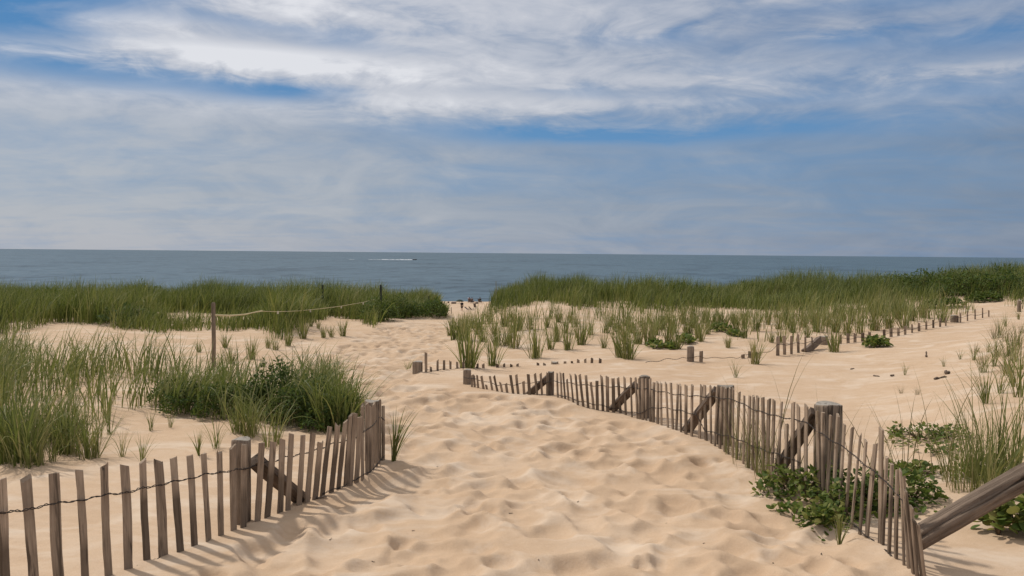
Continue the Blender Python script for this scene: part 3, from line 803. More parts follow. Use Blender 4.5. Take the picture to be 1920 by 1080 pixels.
for a, b, h in [(255, 580, 60), (500, 550, 80), (555, 550, 80), (345, 530, 90), (100, 550, 100), (40, 500, 90), (930, 510, 110), (1000, 500, 100), (1080, 480, 120), (1160, 470, 120), (1250, 470, 120), (1350, 410, 90), (1470, 440, 80), (700, 520, 70),
                (620, 490, 90), (540, 470, 90), (480, 440, 80), (760, 490, 110), (300, 480, 80), (230, 470, 80), (860, 490, 100), (820, 450, 90), (950, 440, 90), (1100, 400, 80), (1210, 420, 90), (1290, 430, 80), (680, 460, 90), (590, 440, 90), (150, 470, 90), (60, 440, 90),
                (130, 430, 80), (210, 420, 80), (350, 450, 90), (1000, 450, 80), (740, 440, 80), (890, 420, 80)]:
    tussock(1280 + a / 3, 460 + b / 3, h / 3, VASE, *L_SLOPE)
o = tussock(1280 + 410 / 3, 460 + 482 / 3, 42, FULL, 'darkest bushy grass tussock standing out among the pale tufts of the right slope', None, wide=.8)
tussock(1280 + 405 / 3, 460 + 675 / 3, 45, VASE, 'single green tussock growing in the buried fence line between post and slat tips', None)
tussock(1280 + 850 / 3, 460 + 595 / 3, 46, VASE, 'pale tussock growing just in front of the rising buried fence beside a post', None)
tussock(1280 + 300 / 3, 460 + 752 / 3, 38, WISP, 'small yellowish tussock alone on bare sand below the buried fence', None)
L_NEAR = ('small grass tuft on the sand at the foot of the left dune near the path', 'small tufts at the foot of the left dune')
for a, b, h in [(280, 490, 110), (390, 465, 100), (245, 400, 80), (800, 340, 90), (845, 335, 70), (910, 330, 90), (685, 340, 90), (730, 280, 50), (530, 410, 70), (490, 400, 70), (100, 420, 50), (770, 290, 60), (600, 385, 80)]:
    tussock(340 + a / 3, 520 + b / 3, h / 3, VASE, *L_NEAR)
tussock(765, 692, 26, WISP, 'thin tuft beside the short buried post at the path edge', None, wide=1.6)
L_FORE = ('tall green grass tussock on the sand behind the left slat fence', 'tall tussocks behind the left fence')
o = tussock(48, 868, 155, FULL, 'largest dark green tussock behind the left fence at the left edge', None)
for a, b, h in [(185, 460, 330), (10, 390, 300), (110, 410, 350), (70, 430, 320), (300, 435, 180), (345, 375, 250), (385, 380, 250), (505, 410, 260), (530, 410, 230), (430, 390, 180), (800, 425, 150), (850, 250, 120), (960, 240, 100), (1215, 360, 150),
                (1385, 300, 230), (1420, 300, 200), (1330, 270, 180), (60, 330, 330), (160, 340, 300), (240, 320, 280), (320, 320, 260), (400, 310, 250), (470, 300, 240), (560, 290, 200), (620, 270, 180)]:
    tussock(a / 3, 720 + b / 3, h / 3, FULL if h > 240 else WISP, *L_FORE)
tussock(685 / 3, 720 + 400 / 3, 57, WISP, 'few thin dry stalks on bare sand behind the left fence', None)
tussock(1120 / 3, 720 + 402 / 3, 55, BROAD, 'bright green tuft leaning right behind the short left post', None, rot=0.0)
tussock(1500 / 3, 720 + 360 / 3, 62, WISP, 'yellow green tuft behind the brace of the left fence', None)
tussock(1550 / 3, 720 + 347 / 3, 76, WISP, 'tall thin tuft just right of the left fence brace', None)
tussock(738, 866, 95, BROAD, 'broad bladed green tuft leaning right at the end of the left fence', None, rot=0.1)
L_BUSH = ('tall arching dark green tussock around the shrub behind the left fence', 'tall tussocks around the shrub')
for x, y, h in [(620, 806, 95), (595, 770, 90), (560, 760, 85), (650, 806, 100), (662, 795, 85), (585, 735, 62), (612, 740, 70), (640, 760, 75), (470, 815, 85), (450, 812, 75), (625, 722, 58)]:
    tussock(x, y, h, FULL, *L_BUSH)
L_RB = ('loose tall green grass tussock on the sand behind the leaning timber', 'tall grass tussocks by the right edge')
for a, b, h in [(1560, 580, 430), (1690, 600, 470), (1650, 590, 400), (1850, 520, 400), (1800, 560, 380), (1740, 540, 420), (1890, 470, 430), (1600, 500, 300), (1720, 640, 420), (1500, 520, 260), (1780, 470, 330), (1640, 450, 260), (1830, 430, 300)]:
    tussock(1280 + a / 3, 720 + b / 3, h / 3 * 1.2, TALL, *L_RB, wide=.9)
L_RBANK = ('sparse scrubby tuft on the sandy bank at the upper right edge', 'scrubby tufts on the right bank')
for a, b, h in [(1700, 900, 240), (1780, 840, 220), (1900, 860, 300), (1820, 740, 200), (1870, 660, 170), (1760, 620, 130), (1640, 640, 90), (1560, 640, 80), (1690, 720, 130), (1750, 690, 110), (1780, 520, 130), (1880, 560, 140), (1830, 620, 130), (1900, 700, 160), (1820, 460, 90), (1890, 420, 90), (1720, 600, 90), (1860, 800, 200)]:
    tussock(1280 + a / 3, 460 + b / 3, h / 3, WISP, *L_RBANK, wide=1.1)
for a, b, h, lab in [(1250, 730, 90, 'lone thin tuft on the open sand right of the tallest fence post'), (1470, 680, 60, 'faint thin tuft on the open sand between lone tuft and bank')]:
    tussock(1280 + a / 3, 460 + b / 3, h / 3, WISP, lab, None)
L_STK = ('few long dry stalks rising above the right fence over the open sand', 'long dry stalks by the right fence')
for x, y, h in [(1425, 890, 190), (1470, 905, 200), (1530, 915, 190), (1650, 905, 170), (1700, 880, 160), (1610, 880, 170), (1760, 900, 200), (1390, 868, 150)]:
    tussock(x, y, h, STALK, *L_STK)
L_DRY = ('dry brownish tuft on the sandy bank at the right edge', 'dry tufts on the right bank')
for x, y, h in [(1885, 640, 36), (1905, 655, 40), (1870, 668, 32), (1915, 625, 30), (1845, 690, 30), (1690, 740, 20), (1720, 745, 16), (1895, 700, 44), (1865, 635, 24), (1830, 660, 24)]:
    tussock(x, y, h, DRYT, *L_DRY)
L_RF = ('wispy tall grass growing through the slats of the right fence', 'wispy grass in the right fence')
for a, b, h in [(430, 500, 400), (320, 420, 330), (375, 460, 330), (250, 385, 250), (470, 520, 300), (560, 500, 360)]:
    tussock(1280 + a / 3, 720 + b / 3, h / 3, TALL, *L_RF, wide=.6)
tussock(1280 + 880 / 3, 720 + 860 / 3, 75, BROAD, 'broad bladed bluish tuft in front of the creeper by the right fence', None)

# ---------------- dense grass that no one could count
def field(name, label, Xr, Yr, N, accept, hmean, width, mat, prof=BLADE, bend=.75, clump=.55, seed=1, taper=None):
    r = np.random.default_rng(seed)
    X = r.uniform(*Xr, N); Y = r.uniform(*Yr, N)
    nz = lattice_noise(X, Y, .45, seed + 20) + .6 * lattice_noise(X, Y, 1.7, seed + 21)
    nz = nz + .28 * lattice_noise(X, Y, 2.2, seed + 24)
    keep = nz * 1.25 > r.uniform(-1.3, .95, N) * clump - (-.12 if prof is BLADE5 else .1 if clump > .7 else 0)
    X, Y = X[keep], Y[keep]
    Z = hgt(X, Y) + detail(X, Y)
    P = np.stack([X, Y, Z], -1)
    px, py = project(P)
    P0 = P
    k = accept(px, py, X, Y, r)
    P = P[k]; X = X[k]; Y = Y[k]; n = len(P)
    hv = hmean * (1 + .34 * lattice_noise(X, Y, .8, seed + 22) + .22 * lattice_noise(X, Y, 2.6, seed + 23)) * r.uniform(.5, 1.25, n) * (taper(px[k], py[k]) if taper else 1)
    az_ = np.where(r.random(n) < .5, r.normal(.3, .9, n), r.uniform(0, 6.28, n))
    P[:, 2] -= .03
    V, Q = strips(P, az_, np.abs(r.normal(.1, .18, n)), np.abs(r.normal(bend, bend * .45, n)), hv, width * r.uniform(.65, 1.25, n), prof, r.uniform(-.7, .7, n))
    o = obj(name, mesh_np(name, V, Q), mat)
    tag(o, label, 'grass', kind='stuff')
    return n
def front(pts):
    P = hit([p[0] for p in pts], [p[1] for p in pts])
    a = np.array([p[0] for p in pts], float)
    return lambda px: np.interp(px, a, P[:, 1])
fl = front([(-400, 655), (-100, 650), (0, 625), (60, 618), (130, 615), (200, 617), (260, 626), (300, 633), (330, 622), (400, 622), (470, 628), (530, 645), (560, 638), (577, 612), (620, 603), (660, 608), (700, 616), (740, 604), (780, 597), (838, 599)])
BARE = [[(285, 598), (310, 588), (350, 585), (470, 593), (490, 606), (330, 608)], [(240, 606), (262, 592), (282, 606)], [(30, 640), (95, 618), (110, 640)]]
def acc_left(px, py, X, Y, r):
    k = (px < 838) & (Y > fl(px) + np.abs(r.normal(0, .5, len(px))) + .9 * lattice_noise(X, Y * .5, .8, 91) + .35) & (Y < 33.5) & (r.random(len(px)) < np.interp(py, [572, 600, 640], [1, .85, .5]))
    for b in BARE: k &= ~(inpoly(px, py, b) & (r.random(len(px)) < .9))
    return k
n1_ = field('dune_grass', 'dense dark green grass covering the dune left of the path', (-27, -1), (14, 33.5), 300000, acc_left, .74, .017, M_GRASSD, seed=3, bend=.8, clump=.75, taper=lambda px, py: np.interp(px, [560, 700, 780, 845], [1, .92, .8, .42]) * np.where((px > 285) & (px < 500) & (py > 590), .55, 1) * np.where((px > 225) & (px < 290) & (py > 600), .6, 1))
fr = front([(850, 601), (885, 601), (915, 601), (940, 590), (975, 578), (1000, 571), (1060, 573), (1085, 583), (1130, 586), (1200, 590), (1300, 586), (1400, 584), (1480, 584), (1550, 582), (1600, 576), (1700, 570), (1800, 568), (1860, 578), (1920, 583), (2100, 583), (2500, 585)])
BARER = [[(1005, 582), (1030, 568), (1060, 580), (1055, 600), (1000, 600)], [(1330, 588), (1370, 580), (1400, 588)], [(1480, 592), (1545, 579), (1610, 588), (1560, 596)]]
def acc_right(px, py, X, Y, r):
    k = (px > 868) & (Y > fr(px) + np.abs(r.normal(0, 1.1, len(px))) + 1.6 * lattice_noise(X, Y * .4, 1.2, 92) - .1) & (Y < 33) & (r.random(len(px)) < np.interp(py, [564, 580, 603], [1, .42, .16]))
    k &= px > 900 + np.clip((598 - py) * 1.0, 0, 60) * r.uniform(.6, 1.1, len(px))
    for b in BARER: k &= ~(inpoly(px, py, b) & (r.random(len(px)) < .9))
    return k
n2_ = field('dune_grass', 'dense green grass covering the dune crest right of the path', (-2, 27), (16, 33), 300000, acc_right, .72, .016, M_GRASSD, seed=5, bend=.7, clump=.75, taper=lambda px, py: np.interp(px, [880, 940, 1010, 1600, 1750, 1900], [.45, .75, .95, 1.0, .92, .80]) * np.interp(py, [560, 580, 600], [1.0, .72, .6]))
fs = [(905, 606), (960, 600), (1085, 588), (1200, 604), (1300, 600), (1500, 592), (1640, 578), (1760, 572), (1850, 580), (1800, 594), (1690, 622), (1560, 636), (1460, 650), (1330, 632), (1200, 640), (1050, 650), (900, 655), (840, 640), (850, 618)]
def acc_sparse(px, py, X, Y, r):
    k = inpoly(px, py, fs)
    return k & (r.random(len(px)) < np.interp(py, [575, 600, 625, 650], [.5, .34, .15, .04]))
n3_ = field('slope_grass', 'thin scattered grass between the tussocks on the right slope', (-2, 16), (14, 25), 60000, acc_sparse, .48, .016, M_GRASSY, seed=7, bend=.5, clump=.45)
ff = [(-300, 690), (0, 668), (150, 668), (230, 690), (330, 705), (440, 720), (520, 720), (650, 745), (668, 800), (640, 812), (540, 800), (440, 792), (330, 780), (255, 770), (225, 790), (150, 800), (80, 812), (0, 815), (-300, 830)]
def acc_fore(px, py, X, Y, r):
    return inpoly(px, py, ff) & (r.random(len(px)) < np.interp(px, [0, 250, 330, 660], [.5, .34, .75, .8]))
n4_ = field('meadow_grass', 'tall mixed grass on the sand behind the left fence in front of the dune', (-9, -1), (7, 15), 36000, acc_fore, .66, .0145, M_GRASS, prof=BLADE5, seed=9, bend=1.05, clump=.75)
print('BLADES', n1_, n2_, n3_, n4_)

# ------------------------------------------------------------------ leafy plants
def leaf_plant(name, label, cat, blobs_, leaf, n, mat, droop=.5, group=None, prof=LEAFP, aspect=.6, seed=0, trail=0.0):
    """blobs_: (px, base py, half-width px, height px, depth m) mounds of leaves standing on the sand"""
    r = np.random.default_rng(seed + 100)
    pts = []; anchors = []
    tot = sum(b[2] * b[3] for b in blobs_)
    for (px, py, wpx, hpx, dm_) in blobs_:
        P = hit1(px, py); d = P[1]
        W = wpx / F * d; H = hpx / F * d
        m = int(n * wpx * hpx / tot)
        a = r.uniform(0, 2 * math.pi, m); rad = np.sqrt(r.random(m)); hh = r.random(m)
        x = P[0] + W * rad * np.cos(a); y = P[1] + dm_ * .9 + dm_ * rad * np.sin(a)
        far = r.random(m) < trail
        rad = np.where(far, rad * r.uniform(1.0, 1.75, m), rad); x = np.where(far, P[0] + W * rad * np.cos(a), x); y = np.where(far, P[1] + dm_ * .9 + dm_ * rad * np.sin(a), y)
        top = np.where(far, .12, 1.0) * np.sqrt(np.clip(1 - np.minimum(rad, .98) ** 2, 0, 1)) * (1 + .32 * lattice_noise(x, y, W * .38 + .02, seed + 3) + .2 * lattice_noise(x, y, W * .15 + .01, seed + 4))
        z = hgt(x, y) + detail(x, y) + H * top * (1 - .75 * hh ** 2.2) + .012
        pts.append(np.stack([x, y, z], -1)); anchors.append((P[0], P[1] + dm_ * .9, float(ground(P[0], P[1])), W, H, dm_))
    pts = np.vstack(pts); m = len(pts)
    c0 = np.array(anchors[0][:3])
    root = empty(name, c0); tag(root, label, cat, group)
    L = leaf * r.uniform(.55, 1.25, m)
    V, Q = strips(pts - c0, r.uniform(0, 6.28, m), r.normal(1.15, .45, m), r.normal(droop, .3, m), L, L * aspect, prof, r.normal(0, .5, m))
    obj('foliage', mesh_np('foliage', V, Q, True), mat, root)
    for (ax, ay, azz, W, H, dm_) in anchors:
        mb = MB(); foot = Vector((ax, ay, azz - .03))
        for _ in range(9):
            a = random.uniform(0, 6.28); q = random.uniform(.3, .9)
            p0 = foot
            p2 = Vector((ax + W * q * math.cos(a), ay + dm_ * q * math.sin(a), azz + H * math.sqrt(1 - q * q) * .85))
            p1 = (p0 + p2) / 2 + Vector((0, 0, H * .15))
            mb.tube([p - Vector(c0) for p in (p0, p1, p2)], [.006, .005, .003], 5)
        mb.build('stem', M_STEM, root)
    return root
leaf_plant('beach_shrub', 'dark green rounded shrub with small leaves among grass behind the left fence', 'shrub',
           [(500, 786, 55, 92, .35), (550, 804, 70, 80, .4), (605, 812, 60, 62, .35), (640, 802, 40, 52, .3), (460, 788, 35, 55, .3)], .034, 9500, M_LEAF, seed=1)
leaf_plant('low_shrub', 'low dark shrub hidden in tall grass left of the rounded shrub', 'shrub', [(330, 778, 50, 50, .4), (390, 786, 50, 55, .4), (290, 760, 30, 34, .4)], .034, 4200, M_LEAF, seed=2)
leaf_plant('creeping_plant', 'leafy green creeper spilling onto the path under the right fence', 'plant',
           [(1485, 922, 55, 34, .16), (1530, 938, 45, 44, .16), (1590, 972, 48, 58, .16), (1560, 985, 42, 30, .12), (1445, 922, 24, 14, .10), (1500, 958, 48, 12, .12), (1545, 985, 28, 26, .1), (1580, 935, 30, 60, .15)], .046, 1500, M_LEAFG, seed=3, aspect=.62, trail=.22)
leaf_plant('creeping_plant', 'dark green creeper mound behind the end of the right fence', 'plant', [(1735, 942, 50, 44, .22), (1690, 955, 36, 60, .2), (1645, 958, 36, 60, .2)], .046, 1100, M_LEAFG, seed=4, aspect=.6, trail=.2)
leaf_plant('creeping_plant', 'bright green trailing plant on sand below the dune grass tuft', 'plant', [(1745, 830, 55, 22, .22), (1800, 828, 34, 22, .2), (1685, 820, 14, 18, .08), (1780, 848, 34, 10, .12)], .04, 520, M_LEAFG, seed=5, trail=.3)
leaf_plant('creeping_plant', 'small light green plant just above the dark creeper mound', 'plant', [(1735, 890, 40, 18, .16), (1700, 880, 22, 10, .1)], .04, 320, M_LEAFG, seed=6, trail=.25)
leaf_plant('creeping_plant', 'green plant at the foot of tall grass above the leaning timber', 'plant', [(1850, 900, 32, 22, .22), (1890, 890, 32, 24, .22)], .045, 300, M_LEAFG, seed=7, trail=.2)
leaf_plant('broad_leaf_plant', 'plant with large rounded dark leaves under the leaning timber', 'plant', [(1895, 1006, 34, 48, .14), (1935, 1003, 40, 62, .16)], .075, 170, M_LEAFG, seed=8, aspect=.68, prof=[.3, .85, 1.0, .85, .3])
leaf_plant('ground_plant', 'dark leafy ground plant in front of the rising buried fence', 'plant', [(1655, 654, 22, 17, .3)], .08, 380, M_LEAFG, seed=9)
L_PATCH = 'flat green leafy patch on the pale slope beside the young tussocks'
for i, (x, y, w_, h_) in enumerate([(1235, 657, 16, 10), (1290, 648, 16, 11), (1262, 657, 10, 6), (1358, 624, 24, 14), (1383, 634, 10, 8)]):
    leaf_plant('ground_plant', L_PATCH, 'plant', [(x, y, w_, h_, .3)], .08, 220, M_LEAFG, seed=20 + i, group='leafy patches on the right slope')
for i, (x, y, w_, h_, lab) in enumerate([(1785, 578, 40, 16, 'long low green bush under the dark crest above the rising buried fence'), (1860, 566, 30, 12, 'flat dark bush by the last fence post near the right edge'), (1680, 585, 40, 10, 'low olive bush below the crest left of the long low bush')]):
    leaf_plant('low_bush', lab, 'bush', [(x, y, w_, h_, .5)], .09, 700, M_LEAF, seed=40 + i)

L_CR = 'dark green shrub standing in the grass on the crest of the right dune'
for i, (x, y, w_, h_, dm_) in enumerate([(1275, 566, 40, 26, .8), (1330, 568, 26, 18, .6), (1410, 560, 40, 24, .8), (1480, 557, 30, 20, .6), (1600, 556, 30, 24, .7), (1690, 552, 48, 38, .9), (1760, 552, 50, 42, .9), (1830, 556, 48, 46, .9), (1905, 556, 50, 48, .9), (1650, 560, 30, 28, .6)]):
    leaf_plant('dune_shrub', L_CR, 'shrub', [(x, y, w_, h_, dm_), (x + w_ * .6, y, w_ * .6, h_ * .75, dm_), (x - w_ * .7, y, w_ * .5, h_ * .6, dm_)], .13, 1300, M_LEAF, seed=60 + i, aspect=.28, group='shrubs along the right dune crest', droop=.2)
L_CL = 'dark green shrub standing in the grass of the left dune'
for i, (x, y, w_, h_, dm_) in enumerate([(255, 575, 45, 36, .9), (130, 590, 40, 34, .9), (60, 585, 40, 36, .9), (210, 612, 50, 30, .8), (370, 574, 34, 26, .8), (440, 576, 40, 24, .8), (700, 606, 34, 40, .8), (640, 592, 34, 30, .8), (745, 598, 34, 34, .8), (805, 598, 26, 34, .8)]):
    leaf_plant('dune_shrub', L_CL, 'shrub', [(x, y, w_, h_, dm_), (x + w_ * .6, y, w_ * .6, h_ * .75, dm_)], .12, 1100, M_LEAF, seed=80 + i, aspect=.26, group='shrubs in the left dune grass', droop=.2)

# ------------------------------------------------------------------ stakes and rope
M_STAKE = wood_mat('stake_wood', (.26, .20, .145), (.12, .085, .06), 20)
M_DARK = plain('dark_metal', (.03, .035, .03), .6)
def stake(name, label, px, top, bot, wpx, d, mat, group=None, square=True, n=4):
    b = Vector(at(px, bot, d)); t = Vector(at(px, top, d))
    g = float(hgt(b.x, b.y)); b.z = min(g, b.z) - .15
    mb = MB(); R = wpx / 2 / F * d * (1.25 if square else 1)
    mb.tube([b - b, (t - b) * .5 + Vector((R * .2, 0, 0)), t - b - Vector((0, 0, R * .5)), t - b], [R, R * .97, R * .95, R * .7], n)
    o = mb.build(name, mat, None, b, smooth=not square); tag(o, label, 'stake', group)
    return t
P = hit1(400, 695); dS = P[1]
tS = stake('wooden_stake', 'square weathered wooden stake on the left holding one end of a rope', 400, 567, 697, 7, dS, M_STAKE)
tB = stake('marker_stake', 'dark stake rising from the left dune grass at the far end of the rope', 714, 534, 590, 4, 24.5, M_DARK)
stake('marker_stake', 'dark short stake above the left dune grass farther left', 605, 534, 575, 3.4, 26, M_DARK)
stake('marker_stake', 'thin faint stake in the last grass left of the beach gap', 804, 555, 600, 1.8, 27, M_DARK)
stake('marker_stake', 'thin stake on the beach side in the gap between the dunes', 846, 576, 606, 1.4, 27.5, M_DARK)
stake('marker_stake', 'thin pale stake above the grass right of the beach gap', 930, 527, 575, 1.6, 28, plain('pale_stake', (.25, .25, .2)))
rp = [(402, 590, dS), (430, 591, dS + .7), (455, 589.5, dS + 1.6), (493, 583.5, dS + 2.9), (520, 584.5, dS + 4), (560, 583, dS + 5.4), (600, 579, dS + 6.8), (640, 574, dS + 8.3), (680, 567, dS + 9.9), (712, 559, 24.4)]
mb = MB(); Rp = [Vector(at(*p)) for p in rp]
mb.tube([p - Rp[0] for p in Rp], [.0055] * 10, 6)
M_ROPE = plain('rope_fibre', (.55, .46, .28), .8)
root = empty('rope', Rp[0]); tag(root, 'sagging pale rope with small tags strung from the wooden stake to the dark stake', 'rope')
mb.build('cord', M_ROPE, root)
mb = MB(); a0, a1 = Rp[0], Rp[3]
mb.tube([Vector(at(402, 590.6, dS - .01)) - Rp[0], Vector(at(430, 592, dS + .6)) - Rp[0], Vector(at(460, 589.5, dS + 1.4)) - Rp[0], Vector(at(492, 582, dS + 2.4)) - Rp[0]], [.012, .012, .011, .006], 6)
mb.build('loose_end', M_ROPE, root)
for i, (x, y, k) in enumerate([(521, 586, 4), (582, 583, 6.1), (640, 576, 8.3), (681, 569, 9.9)]):
    mb = MB(); c = Vector(at(x, y, dS + k)); mb.box(c - Rp[0], (.03, .012, .055)); mb.build('tag', plain('pale_tag', (.6, .55, .45)), root)

# ------------------------------------------------------------------ beach: people, chairs, parasol
M_SKIN = plain('skin', (.42, .24, .16), .5); M_BLACK = plain('black_cloth', (.012, .012, .013), .8); M_HAIR = plain('dark_hair', (.02, .015, .01), .6)
M_RED = plain('faded_red_cloth', (.28, .12, .10), .8); M_GREEN = plain('dark_green_cloth', (.02, .035, .025), .8); M_CHAIR = plain('chair_canvas', (.10, .075, .07), .8); M_ALU = plain('chair_frame', (.3, .3, .3), .4)
M_WHITE = plain('white_canvas', (.7, .75, .8), .7); M_BAG = plain('brown_bag', (.14, .1, .085), .8)
def skin_mesh(name, joints, edges, mat, parent, sub=1):
    me = bpy.data.meshes.new(name); me.from_pydata([j[0] for j in joints], edges, []); me.update()
    o = obj(name, me, mat, parent)
    m = o.modifiers.new('skin', 'SKIN'); m.use_smooth_shade = True
    sv = me.skin_vertices[0].data
    for i, j in enumerate(joints):
        r = j[1]; sv[i].radius = (r, r) if not hasattr(r, '__len__') else r
    sv[0].use_root = True
    s = o.modifiers.new('sub', 'SUBSURF'); s.levels = sub; s.render_levels = sub
    return o
def person(loc, rz, label, pose, top, bottom, hair=M_HAIR):
    root = empty('person', loc); root.rotation_euler[2] = rz; tag(root, label, 'person')
    if pose == 'stand':
        hip = .92; kn = [(-.10, .02, .50), (.11, -.03, .50)]; an = [(-.12, .05, .08), (.13, -.02, .08)]; to = [(-.13, -.12, .03), (.14, -.19, .03)]
        sh = 1.42; el_ = [(-.27, .03, 1.13), (.27, .0, 1.13)]; ha = [(-.24, -.10, .90), (.25, -.10, .92)]
    else:
        hip = .42; kn = [(-.12, -.44, .46), (.13, -.42, .48)]; an = [(-.13, -.62, .08), (.13, -.60, .08)]; to = [(-.14, -.80, .05), (.14, -.78, .05)]
        sh = .92; el_ = [(-.28, -.12, .66), (.28, -.12, .66)]; ha = [(-.22, -.36, .56), (.22, -.36, .56)]
    J = [((0, 0, hip), (.15, .11)), ((0, .01, hip + .22), (.135, .10)), ((0, 0, sh - .06), (.17, .11)), ((0, 0, sh + .07), .055), ((0, -.01, sh + .17), (.07, .085)), ((0, -.015, sh + .25), (.08, .095)), ((0, -.01, sh + .31), .055)]
    E = [(0, 1), (1, 2), (2, 3), (3, 4), (4, 5), (5, 6)]
    J.append(((0, -.12, sh + .20), .016)); E.append((5, 7))                   # nose
    for s in (0, 1):
        sx = -.19 if s == 0 else .19
        b = len(J); J += [((sx, 0, sh), .055), (el_[s], .042), (ha[s], .032), ((ha[s][0], ha[s][1] - .03, ha[s][2] - .09), .028), ((ha[s][0] * .85, ha[s][1] - .05, ha[s][2] - .05), .012)]
        E += [(2, b), (b, b + 1), (b + 1, b + 2), (b + 2, b + 3), (b + 2, b + 4)]
        b = len(J); hx = -.09 if s == 0 else .09
        J += [((hx, 0, hip - .06), .085), (kn[s], .058), (an[s], .040), (to[s], .035)]
        E += [(0, b), (b, b + 1), (b + 1, b + 2), (b + 2, b + 3)]
    skin_mesh('body', J, E, M_SKIN, root)
    mid = lambda a, b, f: tuple(a[k] * (1 - f) + b[k] * f for k in range(3))
    J2 = [((0, 0, hip + .02), (.205, .17)), ((0, .01, hip + .22), (.195, .165)), ((0, 0, sh - .06), (.235, .175)), ((0, 0, sh + .06), .10)]
    E2 = [(0, 1), (1, 2), (2, 3)]
    for s in (0, 1):
        sx = -.19 if s == 0 else .19
        b = len(J2); J2 += [((sx, 0, sh), .088), (mid((sx, 0, sh), el_[s], .85), .075)]; E2 += [(2, b), (b, b + 1)]
    skin_mesh('shirt', J2, E2, top, root)
    J3 = [((0, 0, hip + .04), (.205, .165))]; E3 = []
    for s in (0, 1):
        hx = -.09 if s == 0 else .09
        b = len(J3); J3 += [((hx, 0, hip - .06), .125), (mid((hx, 0, hip - .06), kn[s], .92), .10)]; E3 += [(0, b), (b, b + 1)]
    skin_mesh('shorts', J3, E3, bottom, root)
    skin_mesh('hair', [((0, .035, sh + .20), (.105, .10)), ((0, .03, sh + .29), (.115, .115)), ((0, .01, sh + .36), .08)], [(0, 1), (1, 2)], hair, root)
    return root
def beach(px, py):
    # ground on the beach seen through the gap: march from far side
    r = ray(px, py); ds = np.linspace(95, 187, 2200); P = CAM + r * ds[:, None]
    below = P[:, 2] < hgt(P[:, 0], P[:, 1])
    k = below.argmax() if below.any() else len(ds) - 1
    q = P[k]; q[2] = hgt(q[0], q[1]); return q
def beach_chair(loc, rz, label, mat, recline=.5):
    root = empty('beach_chair', loc); root.rotation_euler[2] = rz; tag(root, label, 'chair')
    mb = MB(); mb.box((0, -.05, .30), (.52, .5, .035)); mb.build('seat', mat, root)
    mb = MB(); mb.box((0, .22 + .35 * math.sin(recline), .30 + .35 * math.cos(recline)), (.52, .035, .75), Matrix.Rotation(-recline, 3, 'X')); mb.build('backrest', mat, root)
    for x in (-.28, .28):
        for y in (-.28, .2):
            mb = MB(); mb.tube([(x, y, 0), (x, y, .48)], .018, 6); mb.build('leg', M_ALU, root)
        mb = MB(); mb.box((x, -.04, .50), (.05, .56, .025)); mb.build('armrest', M_ALU, root)
    return root
p = beach(866, 583.5); person(p, math.pi * .9, 'person in black top and shorts standing on the beach in the gap between dunes', 'stand', M_BLACK, M_BLACK)
p = beach(886, 584); beach_chair(p, 2.0, 'brown reclined beach chair nearest the standing person in black', M_CHAIR, .7)
p = beach(879, 583.5); beach_chair(p, 1.2, 'low brown beach chair on the left of the reclined one', M_CHAIR, .9)
p = beach(892, 579); beach_chair(p, 2.6, 'upright brown beach chair behind the reclined one', M_CHAIR, .3)
p = beach(900, 568.5); person(p, 2.6, 'person in dark green clothes sitting far down the beach near the water', 'sit', M_GREEN, M_BLACK); beach_chair(p + np.array([.0, .08, -.02]), 2.6, 'dark beach chair under the person in dark green', M_CHAIR)
p = beach(880, 568); person(p, 3.3, 'person in faded red sitting by the water left of the one in green', 'sit', M_RED, M_RED); beach_chair(p + np.array([0, .08, -.02]), 3.3, 'beach chair under the person in faded red', M_CHAIR)
p = beach(885, 569); person(p, 2.4, 'person with bare shoulders sitting low right of the one in faded red', 'sit', M_BAG, M_BLACK); beach_chair(p + np.array([0, .08, -.02]), 2.4, 'beach chair under the person with brown top', M_CHAIR)
p = beach(881, 566.6); beach_chair(p + np.array([0, .8, .0]), 1.4, 'white high backed beach chair at the waterline', M_WHITE, .35)
p = beach(862, 568.5)
root = empty('beach_umbrella', p); tag(root, 'low dark green beach umbrella behind the person in black', 'umbrella')
mb = MB(); mb.tube([(0, 0, .0), (0, 0, 1.2)], .02, 6); mb.build('pole', M_ALU, root)
V = [(0, 0, 1.25)]; Fs = []
for j, (rr, zz) in enumerate([(.35, 1.18), (.65, 1.02), (.85, .80)]):
    for k in range(12):
        a = k * math.pi / 6; V.append((rr * (1 + .02 * (-1) ** k) * math.cos(a), rr * math.sin(a), zz))
for k in range(12): Fs.append((0, 1 + k, 1 + (k + 1) % 12))
for j in range(2):
    for k in range(12): Fs.append((1 + j * 12 + k, 13 + j * 12 + k, 13 + j * 12 + (k + 1) % 12, 1 + j * 12 + (k + 1) % 12))
mb = MB(); mb.add(V, Fs); mb.build('canopy', M_GREEN, root)
root.location.z -= .45
for i, (x, y, w_, lab) in enumerate([(849, 569.5, .7, 'dark bag lying on the beach left of the umbrella'), (853, 569.5, .6, 'second dark bag on the beach next to the first, closer to the umbrella'), (894, 569.5, .7, 'brown bag on the sand between the seated people'), (841, 568.5, .35, 'small pale bag alone at the left of the beach gap')]):
    p = beach(x, y); root = empty('beach_bag', p); tag(root, lab, 'bag')
    mb = MB(); mb.tube([(-w_ / 2, 0, .16), (-w_ * .3, 0, .18), (w_ * .3, 0, .18), (w_ / 2, 0, .16)], [.10, .18, .18, .10], 10); mb.build('body', M_BAG, root, smooth=True)
    mb = MB(); mb.tube([(-w_ * .25, 0, .33), (-.1, 0, .45), (.1, 0, .45), (w_ * .25, 0, .33)], .015, 5); mb.build('handle', M_BAG, root)

